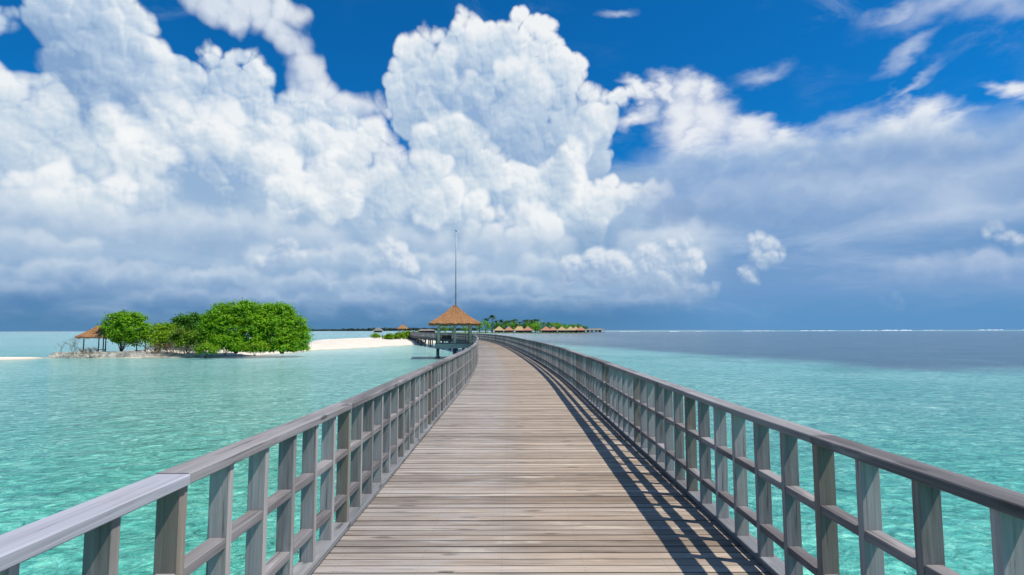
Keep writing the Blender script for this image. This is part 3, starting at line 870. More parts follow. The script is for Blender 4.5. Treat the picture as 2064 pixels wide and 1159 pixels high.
    h = g.m('ADD', g.m('MULTIPLY', w1, 0.55), g.m('ADD', g.m('MULTIPLY', w2, 0.26), g.m('MULTIPLY', w3, 0.05)))
    h = g.m('ADD', h, g.m('MULTIPLY', net, 0.10))
    bump(g, bs, h, 1.0, 0.75)
    return m


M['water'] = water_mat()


# ------------------------------------------------------------------ line of the walkway
KN = [(-10, 0), (14, 0), (20, .03), (28, .053), (38, .062), (48, .075), (60, .095), (75, .135), (86, .21), (100, .31), (118, .34), (150, .25), (200, .19), (340, .19)]


def heading(s):
    for (a, ha), (b, hb) in zip(KN, KN[1:]):
        if s <= b:
            t = (s - a) / (b - a)
            return ha + (hb - ha) * t
    return KN[-1][1]


DS = 0.05
S0 = -3.0
CX = 0.185
_tab = []
_p = Vector((CX, S0, 0))
_s = S0
while _s < 335:
    h_ = heading(_s)
    T_ = Vector((-math.sin(h_), math.cos(h_), 0))
    _tab.append((_p.copy(), T_))
    _p = _p + T_ * DS
    _s += DS


def path(s, lat=0.0, z=0.0):
    """point, tangent and right-hand side vector of the walkway at s metres along it"""
    i = (s - S0) / DS
    k = max(0, min(len(_tab) - 2, int(i)))
    f = i - k
    p = _tab[k][0].lerp(_tab[k + 1][0], f)
    T = _tab[k][1]
    N = Vector((T.y, -T.x, 0))
    return p + N * lat + Vector((0, 0, DECK + z)), T, N


UP = Vector((0, 0, 1))
rnd = random.Random(7)

# ------------------------------------------------------------------ water and sand
wm = MB()
ys = [-60, 40, 120, 300, 700, 1500, 4000, 12000, 40000]
for a, b in zip(ys, ys[1:]):
    for xa, xb in ((-30000, -400), (-400, 400), (400, 30000)):
        wm.quad([(xa, a, 0), (xb, a, 0), (xb, b, 0), (xa, b, 0)])
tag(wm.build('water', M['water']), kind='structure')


def px_poly(pts, z=0.0):
    return [at_z(x, y, z) for x, y in pts]


def poly_dist(p, poly):
    """signed distance, positive inside"""
    ins = False
    best = 1e9
    n = len(poly)
    for i in range(n):
        a, b = poly[i], poly[(i + 1) % n]
        if (a[1] > p[1]) != (b[1] > p[1]) and p[0] < (b[0] - a[0]) * (p[1] - a[1]) / (b[1] - a[1]) + a[0]:
            ins = not ins
        ex, ey = b[0] - a[0], b[1] - a[1]
        t = max(0, min(1, ((p[0] - a[0]) * ex + (p[1] - a[1]) * ey) / (ex * ex + ey * ey + 1e-9)))
        best = min(best, math.hypot(p[0] - a[0] - ex * t, p[1] - a[1] - ey * t))
    return best if ins else -best


def land(name, poly, x0, x1, y0, y1, step, hmax, slope, mat, rough=0.10, stepy=None):
    stepy = stepy or step
    me = bpy.data.meshes.new(name)
    nx, ny = int((x1 - x0) / step) + 1, int((y1 - y0) / stepy) + 1
    V, F, idx = [], [], {}
    for j in range(ny):
        for i in range(nx):
            x, y = x0 + i * step, y0 + j * stepy
            d = poly_dist((x, y), poly)
            n = mnoise.noise(Vector((x * 0.16, y * 0.16, 0.3))) * 1.3 + mnoise.noise(Vector((x * 0.6, y * 0.6, 2.3))) * 0.4
            d += n * 0.9
            z = hmax * (1 - math.exp(-max(d, 0) * slope / hmax)) if d > 0 else max(-0.6, d * 0.12)
            if d > 0:
                z += rough * (mnoise.noise(Vector((x * 0.3, y * 0.3, 5))) + 0.4 * mnoise.noise(Vector((x * 1.1, y * 1.1, 9)))) * min(1, d * 0.4)
            idx[i, j] = (len(V), z)
            V.append((x, y, z))
    for j in range(ny - 1):
        for i in range(nx - 1):
            q = [idx[i, j], idx[i + 1, j], idx[i + 1, j + 1], idx[i, j + 1]]
            if max(t[1] for t in q) > -0.25:
                F.append(tuple(t[0] for t in q))
    me.from_pydata(V, [], F)
    me.polygons.foreach_set('use_smooth', [True] * len(F))
    me.materials.append(mat)
    me.update()
    bm = bmesh.new()
    bm.from_mesh(me)
    bmesh.ops.delete(bm, geom=[v for v in bm.verts if not v.link_faces], context='VERTS')
    bm.to_mesh(me)
    bm.free()
    return put(name, me)


isl_front = [(84, 721), (160, 722), (250, 722), (340, 721.5), (430, 720), (480, 718), (530, 715.5), (580, 712), (618, 708.5), (650, 705.5), (700, 703.5), (760, 700), (820, 696), (868, 692.5), (892, 690)]
poly_a = [(p.x, p.y) for p in px_poly(isl_front)]
back = [at_z(890, 682.5), at_z(842, 682.2), at_z(790, 682), at_z(750, 682.8), at_z(690, 685), at_z(632, 687.5)]
poly_a += [(p.x, p.y) for p in back] + [(-46, 122), (-52, 104), (-58, 88), (-62, 76)]
isl = land('sand_island', poly_a, -72, -12, 58, 262, 0.9, 0.85, 0.22, M['sand'], stepy=1.1)
tag(isl, kind='structure')
spit = [(p.x, p.y) for p in px_poly([(-90, 728), (0, 726.5), (60, 725), (92, 722.5), (92, 719.5), (40, 722), (-90, 722.5)])]
tag(land('sand_spit', spit, -78, -52, 58, 72, 0.6, 0.35, 0.2, M['sand'], 0.05), kind='structure')

# ------------------------------------------------------------------ boardwalk
walk = thing('boardwalk', 'long curving boardwalk of weathered grey brown planks running out over the lagoon', 'boardwalk', (CX, 0, DECK))
walk_off = Vector((CX, 0, DECK))


def local(me):
    me.transform(Matrix.Translation(-walk_off))
    return me


PLK = 0.11
mb = MB()
path_uv = []
s = -1.98
HALF = 1.628
while s < 330:
    lift = rnd.uniform(-0.0022, 0.0022)
    w = PLK - rnd.uniform(0.007, 0.0105)
    (a, T, N) = path(s + 0.004)
    (b, T2, N2) = path(s + 0.004 + w)
    if s > 90:                                     # far off: wider strips, the gaps cannot be seen
        (b, T2, N2) = path(s + 0.315)
    # in this stretch boards meet end to end on a joist
    cuts = [-HALF, HALF]
    for c0, c1 in zip(cuts, cuts[1:]):
        e = 0.0012 if len(cuts) > 2 else 0.0
        k1, k2 = rnd.randrange(150) * 10, rnd.randrange(150) * 10
        z = lift + (rnd.uniform(-0.001, 0.001) if e else 0)
        l0, l1 = c0 + (e if c0 > -HALF else 0), c1 - (e if c1 < HALF else 0)
        A, B_, C, D_ = a + N * l0, a + N * l1, b + N2 * l1, b + N2 * l0
        zt, zb = UP * z, UP * (-0.032)
        ln = l1 - l0
        mb.quad((A + zt, B_ + zt, C + zt, D_ + zt), [(k1, k2), (k1 + ln, k2), (k1 + ln, k2 + .1), (k1, k2 + .1)])
        path_uv += [(l0, s + 1.98), (l1, s + 1.98), (l1, s + 1.98 + PLK), (l0, s + 1.98 + PLK)]
        if s < 60:
            mb.quad((A + zb, B_ + zb, B_ + zt, A + zt), [(k1, k2 - .03), (k1 + ln, k2 - .03), (k1 + ln, k2), (k1, k2)])
            mb.quad((C + zb, D_ + zb, D_ + zt, C + zt), [(k1 + ln, k2 + .13), (k1, k2 + .13), (k1, k2 + .1), (k1 + ln, k2 + .1)])
            path_uv += [(9, 0)] * 8
            if e:
                mb.quad((B_ + zb, C + zb, C + zt, B_ + zt), [(k1, k2)] * 4)
                mb.quad((D_ + zb, A + zb, A + zt, D_ + zt), [(k1, k2)] * 4)
                path_uv += [(9, 0)] * 8
    s += PLK if s <= 90 else 0.315
me = mb.mesh('deck', M['deck'], fix=False)
pu = me.uv_layers.new(name='Path')
pu.data.foreach_set('uv', [c for q in path_uv for c in q])
put('deck', local(me), walk)
# joists and edge beams under the planks
for side in (-1, 1):
    mb = MB()
    st = [path(-2 + i * 1.0, side * 1.56, -0.04) for i in range(330)]
    mb.prism([(p, N, UP) for p, T, N in st], 0.06, 0.38, rnd)
    put('edge_beam', local(mb.mesh('edge_beam', M['beam'])), walk)
mb = MB()
for lat in (-1.0, -0.5, 0.0, 0.5, 1.0):
    st = [path(-2 + i * 1.0, lat, -0.04) for i in range(150)]
    mb.prism([(p, N, UP) for p, T, N in st], 0.05, 0.2, rnd)
put('joist', local(mb.mesh('joist', M['beam'])), walk)
pm = MB()
pm.tube([(0, 0, -2.7), (0, 0, -0.62)], [0.15, 0.15], 10)
pm.bar((-0.22, 0, -2.02), (0.22, 0, -2.02), 0.44, 0.28, rnd)
pm = pm.mesh('pile', M['pile'])
cm = MB()
cm.bar((-1.7, 0, -0.48), (1.7, 0, -0.48), 0.2, 0.26, rnd)
cm = cm.mesh('cross_beam', M['beam'])
for k in range(0, 34):
    s = 2.0 + k * 6.6
    for lat in (-1.35, 1.35):
        p, T, N = path(s, lat)
        o = put('pile', pm, walk)
        o.location = p - walk_off
        o.rotation_euler = (0, 0, heading(s))
    p, T, N = path(s)
    o = put('cross_beam', cm, walk)
    o.location = p - walk_off
    o.rotation_euler = (0, 0, heading(s))

# ------------------------------------------------------------------ kerbs and railings
PITCH_P = 0.38
POST_T, POST_W = 0.042, 0.094
RAIL_TOP, RAIL_H = 1.003, 0.045
CURB_TOP = 0.058


def box_mesh(name, sx, sy, sz, mat, rr, axis='z', ch=0.0):
    """box from the origin's bottom centre; grain along axis"""
    b = MB()
    if axis == 'z':
        b.prism([(Vector((0, sy / 2, 0)), Vector((1, 0, 0)), Vector((0, 1, 0))), (Vector((0, sy / 2, sz)), Vector((1, 0, 0)), Vector((0, 1, 0)))], sx / 2, sy, rr, True, ch)
    elif axis == 'y':
        b.prism([(Vector((0, -sy / 2, sz)), Vector((1, 0, 0)), UP), (Vector((0, sy / 2, sz)), Vector((1, 0, 0)), UP)], sx / 2, sz, rr, True, ch)
    else:
        b.prism([(Vector((-sx / 2, 0, sz)), Vector((0, 1, 0)), UP), (Vector((sx / 2, 0, sz)), Vector((0, 1, 0)), UP)], sy / 2, sz, rr, True, ch)
    return b.mesh(name, mat)


post_h = RAIL_TOP - RAIL_H - CURB_TOP
posts = [box_mesh('post', POST_W, POST_T, post_h, M['post'], rnd, 'z', 0.003) for _ in range(14)]
jposts = [box_mesh('post', POST_W, POST_T + 0.012, post_h, M['joint_post'], rnd, 'z', 0.003) for _ in range(5)]
bars = [box_mesh('cross_rail', 0.078, PITCH_P - POST_T - 0.003, 0.046, M['rail'], rnd, 'y', 0.003) for _ in range(14)]
BAR_Z = (0.275 - 0.046, 0.637 - 0.046)


def rise(s):
    """the handrails stand a touch higher close to the viewer"""
    return 0.010 * max(0.0, 4.0 - s)


def railing(side, s_first, n_before, label, p_in):
    root = thing('railing', label, 'railing', (CX + side * 1.55, s_first, DECK))
    off = root.location.copy()
    k_first = -n_before
    mid = side * (p_in + POST_W / 2)
    barlat = side * (p_in + 0.006 + 0.039)
    rest_p, rest_b = MB(), MB()
    npost = 0
    nbar = 0
    k = k_first
    while True:
        s = s_first + k * PITCH_P
        if s > 300:
            break
        p, T, N = path(s + POST_T / 2, mid, CURB_TOP)
        hd = heading(s)
        joint = (k % 6 == 0)
        if npost < 100:
            o = put('post', rnd.choice(jposts if joint else posts), root)
            o.location = p - off + Vector((rnd.uniform(-.0015, .0015), 0, 0))
            o.rotation_euler = (0, 0, hd + rnd.uniform(-.012, .012))
            o.scale.z = 1 + rise(s) / post_h
            npost += 1
        else:
            rest_p.prism([(p - off + T * (POST_T / 2), N, T), (p - off + T * (POST_T / 2) + UP * post_h, N, T)], POST_W / 2, POST_T, rnd, False)
        pb, Tb, Nb = path(s + PITCH_P / 2 + POST_T / 2, barlat, 0)
        for bz in BAR_Z:
            if nbar < 100:
                o = put('cross_rail', rnd.choice(bars), root)
                o.location = pb - off + UP * (bz + rnd.uniform(-.002, .002))
                o.rotation_euler = (0, 0, hd)
                nbar += 1
            else:
                q = pb - off + UP * (bz + 0.046)
                rest_b.prism([(q - Tb * (PITCH_P / 2 - POST_T / 2), Nb, UP), (q + Tb * (PITCH_P / 2 - POST_T / 2), Nb, UP)], 0.039, 0.046, rnd, False)
        k += 1
    tag(put('post', rest_p.mesh('far_posts', M['post']), root), kind='stuff')
    tag(put('cross_rail', rest_b.mesh('far_cross_rails', M['rail']), root), kind='stuff')
    # handrail boards, joined over every sixth post
    W = 0.140
    ctr = side * (p_in - 0.021 + W / 2)
    j = 0
    s = s_first - 6 * PITCH_P + POST_T / 2
    rest_h, rest_c = MB(), MB()
    while s < 300:
        e = s + 6 * PITCH_P - 0.004
        wob = rnd.uniform(-0.004, 0.004)
        lift = rnd.uniform(-0.003, 0.003)
        st, stc = [], []
        nseg = 6
        for i in range(nseg + 1):
            q = s + (e - s) * i / nseg
            p, T, N = path(q, ctr + wob, RAIL_TOP + lift + rise(q))
            st.append((p - off, N, UP))
            p, T, N = path(q, side * (1.494 + 0.064), CURB_TOP)
            stc.append((p - off, N, UP))
        if j < 40:
            hb = MB()
            hb.prism(st, W / 2, RAIL_H + lift + 0.0005, rnd, True, 0.005)
            pale = (side < 0 and j in (0,))
            o = hb.build('handrail', M['pale_rail'] if pale else M['rail'], root)
            if pale:
                o['label'] = 'sun-bleached pale handrail board nearest the viewer'
            cb = MB()
            cb.prism(stc, 0.064, CURB_TOP - 0.014, rnd, True, 0.005)
            cb.build('kerb_board', M['curb'], root)
        else:
            rest_h.prism(st, W / 2, RAIL_H, rnd, True)
            rest_c.prism(stc, 0.064, CURB_TOP - 0.014, rnd, True)
        j += 1
        s += 6 * PITCH_P
    tag(put('handrail', rest_h.mesh('far_handrail', M['rail']), root), kind='stuff')
    tag(put('kerb_board', rest_c.mesh('far_kerb', M['curb']), root), kind='stuff')
    return root


railing(-1, 2.25, 4, 'left-hand grey timber railing of the boardwalk with a pale bleached handrail end', 1.516)
railing(1, 3.08, 6, 'right-hand grey timber railing of the boardwalk casting a lattice shadow on the planks', 1.498)


# ------------------------------------------------------------------ foliage
def leaf_mesh(name, lobes, clumps, per, size, mat, seed, flat=0.6, fill=0.42, up=0.35, ground=0.25, spread=0.55):
    """crown of many small leaves in clumps over the lobes (centre, radius)"""
    rr = random.Random(seed)
    V, F, T = [], [], []
    tot = sum(r * r for _, r in lobes)

    def add(p, n, sz, tone):
        a = Vector((rr.gauss(0, 1), rr.gauss(0, 1), rr.gauss(0, 0.6)))
        a = (a - n * a.dot(n))
        if a.length < 1e-3:
            return
        a.normalize()
        b = n.cross(a)
        l, w = sz * rr.uniform(0.7, 1.3), sz * rr.uniform(0.32, 0.5)
        i = len(V)
        V.extend([tuple(p - a * l * 0.5), tuple(p + b * w * 0.5 + a * l * 0.05), tuple(p + a * l * 0.5 - n * l * 0.12), tuple(p - b * w * 0.5 + a * l * 0.05)])
        F.append((i, i + 1, i + 2, i + 3))
        T.append(tone)

    for (c, r) in lobes:
        nc = max(3, int(clumps * r * r / tot))
        for _ in range(nc):
            d = Vector((rr.gauss(0, 1), rr.gauss(0, 1), rr.gauss(0, 1) + up))
            d.normalize()
            rad = r * rr.uniform(0.80, 1.06)
            inner = rr.random() < fill
            if inner:
                rad = r * rr.uniform(0.35, 0.8)
            p = c + Vector((d.x * rad, d.y * rad, d.z * rad))
            if p.z < ground:
                continue
            if any((p - c2).length < r2 * 0.72 for c2, r2 in lobes if c2 is not c) and rr.random() < 0.75:
                continue
            tone = min(1, max(0, rr.gauss(0.5, 0.24)))
            cr = spread * rr.uniform(0.6, 1.35)
            for _ in range(per):
                q = p + Vector((rr.gauss(0, cr * .5), rr.gauss(0, cr * .5), rr.gauss(0, cr * .5 * flat)))
                if q.z < ground * 0.6:
                    continue
                n = d * 0.8 + Vector((rr.gauss(0, .5), rr.gauss(0, .5), rr.gauss(0.45, .5)))
                n.normalize()
                add(q, n, size, min(1, max(0, tone + rr.gauss(0, 0.13))))
    me = bpy.data.meshes.new(name)
    me.from_pydata(V, [], F)
    at = me.attributes.new('tone', 'FLOAT', 'FACE')
    at.data.foreach_set('value', T)
    me.materials.append(mat)
    me.update()
    return me


def limb_mesh(name, base, targets, r0, mat, seed, n=6):
    """stem that forks towards the targets"""
    rr = random.Random(seed)
    mb = MB()
    for t in targets:
        t = Vector(t)
        mid = base.lerp(t, 0.45) + Vector((rr.uniform(-.2, .2), rr.uniform(-.2, .2), 0.15 * (t - base).length))
        mb.tube([base + Vector((rr.uniform(-r0, r0), rr.uniform(-r0, r0), -0.25)), base.lerp(mid, .5) + Vector((rr.uniform(-.1, .1), rr.uniform(-.1, .1), 0)), mid, t], [r0, r0 * .75, r0 * .55, r0 * .2], n)
    return mb.mesh(name, mat, fix=False)


def plant(name, label, cat, base_px, base_z, Y, lobes_px, clumps, per, size, mat, seed, trunk=0.12, group=None, **kw):
    """tree or shrub; lobes are given as (x, y, radius, depth) in photograph pixels and metres"""
    b = at_y(base_px, 665, Y)
    b.z = base_z
    root = thing(name, label, cat, b, 0, group)
    lobes = []
    for (x, y, r, yy) in lobes_px:
        lobes.append((at_y(x, y, yy) - b, r / FPX * yy))
    crown = leaf_mesh('crown', lobes, clumps, per, size, mat, seed, **kw)
    put('crown', crown, root)
    if trunk:
        tg = [c - Vector((0, 0, r * 0.2)) for c, r in lobes]
        put('trunk', limb_mesh('trunk', Vector((0, 0, 0)), tg, trunk, M['bark'], seed), root)
    return root


plant('round_tree', 'round-headed leafy tree beside the thatched shelter at the island tip', 'tree', 246, 0.75, 75,
      [(232, 652, 20, 75), (252, 643, 17, 75), (272, 650, 19, 75), (258, 660, 25, 74.5), (285, 664, 16, 75), (221, 663, 15, 75), (238, 672, 16, 74), (291, 676, 10, 75), (268, 678, 13, 74), (240, 686, 9, 74.5), (264, 689, 9, 74.5), (284, 686, 9, 75)],
      680, 17, 0.36, M['leaf'], 11, 0.06, flat=0.5)
plant('broad_tree', 'largest broad domed tree with bright green leaves in the middle of the island', 'tree', 478, 0.8, 73,
      [(445, 640, 27, 73), (482, 635, 28, 73), (462, 662, 34, 72), (505, 638, 29, 74), (512, 668, 34, 72), (430, 668, 26, 72), (485, 690, 20, 71), (455, 690, 18, 71), (515, 692, 17, 71), (470, 701, 10, 70.5), (495, 702, 10, 70.5), (525, 702, 10, 70.5), (425, 650, 20, 73), (495, 618, 12, 73), (455, 625, 14, 73), (532, 632, 19, 73.5)],
      1500, 18, 0.37, M['leaf'], 12, 0.16, ground=0.0)
plant('domed_tree', 'domed green tree with yellowish top at the right end of the island', 'tree', 570, 0.7, 74,
      [(545, 642, 29, 74), (572, 640, 26, 74), (560, 668, 34, 73), (590, 662, 27, 74), (603, 685, 19, 73), (580, 690, 19, 72), (540, 692, 17, 72), (560, 693, 16, 71.5), (597, 694, 14, 72), (548, 703, 9, 71), (570, 703, 10, 71), (592, 703, 9, 71.5), (608, 697, 11, 72.5), (562, 622, 13, 74), (608, 672, 14, 74)],
      1250, 18, 0.37, M['leaf'], 13, 0.14, ground=0.0)
plant('small_tree', 'smaller dark green tree rising behind the yellowish shrubs', 'tree', 385, 0.8, 79,
      [(366, 652, 17, 79), (388, 647, 17, 79), (408, 654, 20, 79), (380, 670, 22, 79), (350, 664, 12, 79)],
      460, 17, 0.36, M['leaf_dark'], 14, 0.1)
plant('shrub', 'yellowish green shrub between the round tree and the small tree', 'shrub', 322, 0.8, 74,
      [(318, 668, 15, 74), (334, 664, 13, 74), (326, 684, 16, 73), (308, 684, 12, 73), (342, 682, 15, 73), (316, 694, 11, 72.5), (334, 695, 11, 72.5), (350, 694, 10, 72.5)],
      420, 15, 0.32, M['leaf_yellow'], 15, 0.06, ground=0.0)
plant('shrub', 'mixed green and brown shrub in front of the small dark tree', 'shrub', 380, 0.75, 72,
      [(362, 680, 17, 72), (384, 684, 16, 72), (404, 682, 16, 71.5), (420, 692, 12, 71), (366, 695, 11, 71.5), (390, 697, 11, 71.5)],
      420, 15, 0.32, M['leaf_mixed'], 16, 0.06, ground=0.0)
plant('shrub', 'bright shrub low in front of the largest tree', 'shrub', 455, 0.7, 70,
      [(440, 690, 14, 70), (462, 692, 13, 70), (480, 697, 10, 69.5)], 190, 15, 0.32, M['leaf'], 26, 0.05)
plant('shrub', 'low yellow green shrub on the sand at the end of the sandbag wall', 'shrub', 416, 0.45, 67.5,
      [(402, 706, 8, 67.5), (416, 703, 10, 67.5), (431, 706, 8, 67.5)], 120, 14, 0.26, M['leaf_yellow'], 17, 0.04)
plant('shrub', 'small light green shrub on the beach below the domed tree', 'shrub', 515, 0.5, 69.5,
      [(503, 704, 7, 69.5), (517, 700, 9, 69.5), (531, 702, 7, 69.5)], 110, 14, 0.26, M['leaf_yellow'], 18, 0.04)


def twigs(name, label, cat, x, Y, z, w, h, n, seed, mat, lean=0.5, group=None):
    rr = random.Random(seed)
    b = at_y(x, 665, Y)
    b.z = z
    mb = MB()

    def grow(p, d, l, r, lvl):
        q = p + d * l * 0.5 + Vector((rr.uniform(-.06, .06), rr.uniform(-.06, .06), rr.uniform(-.03, .05))) * l
        e = p + d * l
        mb.tube([p, q, e], [r, r * .8, r * .55], 5, cap=False)
        if lvl > 0:
            for _ in range(rr.choice([2, 3])):
                nd = d + Vector((rr.gauss(0, .5), rr.gauss(0, .5), rr.gauss(.12, .35)))
                nd.normalize()
                grow(e.lerp(p, rr.uniform(0, .5)), nd, l * rr.uniform(.5, .8), r * .55, lvl - 1)
    for _ in range(n):
        d = Vector((rr.gauss(0, lean), rr.gauss(0, lean), 1.0)).normalized()
        grow(Vector((rr.uniform(-w, w) / 2, rr.uniform(-w, w) / 4, -0.1)), d, h * rr.uniform(.35, .6), rr.uniform(.02, .035), 3)
    o = mb.build(name, mat, None, fix=False)
    o.location = b
    return tag(o, label, cat, group)


twigs('dead_bush', 'bare grey dead bush on the tip of the sandbag wall', 'bush', 143, 69.5, 0.72, 2.0, 2.5, 8, 3, M['deadwood'], 0.35)
twigs('brush_pile', 'heap of brown dead branches in front of the thatched shelter', 'branches', 183, 70.0, 0.72, 2.2, 1.1, 26, 4, M['deadbrown'], 1.3)
twigs('dry_brush', 'tangle of dry brown stems at the foot of the yellowish shrub', 'brush', 325, 70.5, 0.68, 4.0, 1.5, 44, 5, M['deadbrown'], 0.6)
twigs('dry_brush', 'tangle of dry stems at the foot of the mixed green and brown shrub', 'brush', 380, 70.2, 0.68, 4.0, 1.4, 40, 6, M['deadwood'], 0.6)

# ------------------------------------------------------------------ sandbag wall
mb = MB()
rr = random.Random(21)
A, B_ = at_z(88, 722), at_z(436, 720.5)
ln = (B_ - A).length
dirw = (B_ - A).normalized()
nrm = Vector((-dirw.y, dirw.x, 0))
for c in range(6):
    u = 0.16 * c + rr.uniform(0, .4)
    top = ln * (1.0 - 0.03 * c) if c < 3 else ln * (0.97 - 0.12 * (c - 2))
    while u < top:
        l = rr.uniform(0.8, 1.25)
        h = rr.uniform(0.135, 0.165)
        p = A + dirw * u + nrm * (0.10 * c + rr.uniform(-.03, .03)) + UP * (0.135 * c - 0.06 + h + rr.uniform(-.012, .012))
        st = []
        for t, k in ((0, .55), (.12, .92), (.5, 1.0), (.88, .92), (1, .55)):
            st.append((p + dirw * (l * t) - UP * (h * (1 - k) * .4), nrm * k, UP * k))
        mb.prism(st, 0.26, h, rr, True, 0.045)
        u += l * 0.99
M['bag'] = plain('weathered_sandbags', (0.47, 0.43, 0.36), 0.35, 0.95, 1.2)
tag(mb.build('sandbag_wall', M['bag']), 'long low wall of stacked grey sandbags along the island shore', 'wall')


# ------------------------------------------------------------------ thatched roofs
def hip_roof(name, w, d, h, ridge, mat, seed, eave=0.22, fringe=0.25, sag=0.06, nu=26, nv=12):
    """thatched hip roof: ridge length 'ridge', eaves at z = 0, apex at z = h; thick ragged eaves"""
    rr = random.Random(seed)
    mb = MB()
    hw, hd, hr = w / 2, d / 2, ridge / 2
    faces = [((-hw, -hd), (hw, -hd), (-hr, 0), (hr, 0)), ((hw, -hd), (hw, hd), (hr, 0), (hr, 0)), ((hw, hd), (-hw, hd), (hr, 0), (-hr, 0)), ((-hw, hd), (-hw, -hd), (-hr, 0), (-hr, 0))]
    for fi, (a, b, c, e) in enumerate(faces):
        a, b, c, e = (Vector((*q, 0)) for q in (a, b, c, e))
        grid = []
        for j in range(nv + 1):
            t = j / nv
            row = []
            for i in range(nu + 1):
                s = i / nu
                p = (a.lerp(b, s)).lerp(c.lerp(e, s), t)
                p.z = h * t - sag * h * math.sin(math.pi * t)
                jt = 0.035 if 0 < j < nv and 0 < i < nu else 0.0
                p += Vector((0, 0, rr.uniform(-jt, jt)))
                if j == 0 and 0 < i < nu:
                    p.z += rr.uniform(-.07, .03)
                row.append(p)
            grid.append(row)
        L = (b - a).length
        S = math.hypot(h, hd)
        for j in range(nv):
            for i in range(nu):
                mb.quad((grid[j][i], grid[j][i + 1], grid[j + 1][i + 1], grid[j + 1][i]),
                        [(L * i / nu + fi * 9, S * j / nv), (L * (i + 1) / nu + fi * 9, S * j / nv), (L * (i + 1) / nu + fi * 9, S * (j + 1) / nv), (L * i / nu + fi * 9, S * (j + 1) / nv)])
        # thick eave, slightly drawn in
        inn = 0.12
        low = []
        for i in range(nu + 1):
            p = grid[0][i].copy()
            p.z -= eave * rr.uniform(.85, 1.15)
            p.x -= math.copysign(inn, p.x) if abs(abs(p.x) - hw) < .01 else 0
            p.y -= math.copysign(inn, p.y) if abs(abs(p.y) - hd) < .01 else 0
            low.append(p)
        for i in range(nu):
            mb.quad((low[i], low[i + 1], grid[0][i + 1], grid[0][i]), [(L * i / nu, -.3), (L * (i + 1) / nu, -.3), (L * (i + 1) / nu, 0), (L * i / nu, 0)])
        # loose ends hanging from the eaves
        for _ in range(int(L * 12 * (1 if fringe else 0))):
            s = rr.random()
            p = a.lerp(b, s) * 0.985
            p.z = -eave * 0.8
            ll = fringe * rr.uniform(.3, 1)
            ww = (b - a).normalized() * 0.03
            mb.quad((p - ww, p + ww, p + ww * .4 - UP * ll + ww * rr.uniform(-1, 1), p - ww * .4 - UP * ll), [(s * L, -.3), (s * L + .05, -.3), (s * L + .05, -.6), (s * L, -.6)])
        # underside
        mb.quad((low[0], Vector((c.x, c.y, h - eave - .25)), Vector((e.x, e.y, h - eave - .25)), low[-1]) if ridge and fi in (0, 2) else (low[0], Vector((c.x, c.y, h - eave - .25)), low[-1]), None)
    return mb.mesh(name, mat, fix=False)


# ------------------------------------------------------------------ pavilion beside the boardwalk
S_PAV = 69.2
p, T, N = path(S_PAV, -(1.63 + 0.16 + 1.95))
hd = heading(S_PAV)
pav = thing('pavilion', 'thatched open pavilion on stilts at the bend, beside the boardwalk', 'pavilion', (p.x, p.y, DECK), hd)
PW_ = 1.93
col_m = box_mesh('column', 0.30, 0.30, 2.42, M['column'], rnd, 'z', 0.012)
for x in (-PW_, 0, PW_):
    for y in (-PW_, PW_):
        o = put('column', col_m, pav)
        o.location = (x, y, 0)
mb = MB()
for a, b in (((-2.1, -PW_), (2.1, -PW_)), ((-2.1, PW_), (2.1, PW_)), ((-PW_, -2.1), (-PW_, 2.1)), ((PW_, -2.1), (PW_, 2.1))):
    mb.bar((a[0], a[1], 2.50 + (0.003 if a[0] == b[0] else 0)), (b[0], b[1], 2.50 + (0.003 if a[0] == b[0] else 0)), 0.14, 0.18, rnd)
mb.build('eave_beam', M['column'], pav)
rf = put('roof', hip_roof('roof', 6.35, 6.35, 2.25, 0.35, M['thatch'], 5), pav)
rf.location = (0, 0, 2.42)
mb = MB()
mb.bar((-0.28, 0, 2.21), (0.28, 0, 2.21), 0.30, 0.12, rnd, ch=0.03)
mb.build('ridge_cap', M['thatch'], rf)
mb = MB()
for i in range(38):
    y = -2.3 + i * 0.122
    mb.bar((-2.35, y, -0.02), (2.35, y, -0.02), 0.116, 0.035, rnd)
mb.build('floor', M['curb'], pav)
mb = MB()
for y in (-2.33, 2.22):
    mb.bar((-2.38, y, -0.33), (2.38, y, -0.33), 0.08, 0.54, rnd)
for x in (-2.33, 2.33):
    mb.bar((x, -2.28, -0.33), (x, 2.17, -0.33), 0.08, 0.54, rnd)
mb.build('fascia', M['fascia'], pav)
pil = MB()
pil.tube([(0, 0, -2.6), (0, 0, -0.6)], [0.17, 0.17], 10)
pil.bar((-0.3, 0, -1.88), (0.3, 0, -1.88), 0.6, 0.22, rnd)
pil = pil.mesh('pile', M['pile'])
for x in (-2.05, 0, 2.05):
    for y in (-2.0, 2.0):
        put('pile', pil, pav).location = (x, y, 0)


def lattice(a, b):
    a, b = Vector(a), Vector(b)
    mb = MB()
    d = (b - a)
    n = int(d.length / 0.30)
    for i in range(n + 1):
        q = a + d * (i / n)
        mb.bar(q, q + UP * 0.95, 0.05, 0.05, rnd, side=d.normalized())
    for z in (0.25, 0.48, 0.71):
        for i in range(n):
            q0, q1 = a + d * (i / n), a + d * ((i + 1) / n)
            e = d.normalized() * 0.026
            mb.bar(q0 + e + UP * z, q1 - e + UP * z, 0.04, 0.04, rnd)
    mb.bar(a - d.normalized() * .03 + UP * 0.975, b + d.normalized() * .03 + UP * 0.975, 0.12, 0.045, rnd)
    return mb


lattice((-1.76, 2.05, 0), (2.1, 2.05, 0)).build('lattice_railing', M['rail'], pav)
lattice((-2.22, -2.1, 0), (-2.22, 2.05, 0)).build('lattice_railing', M['rail'], pav)
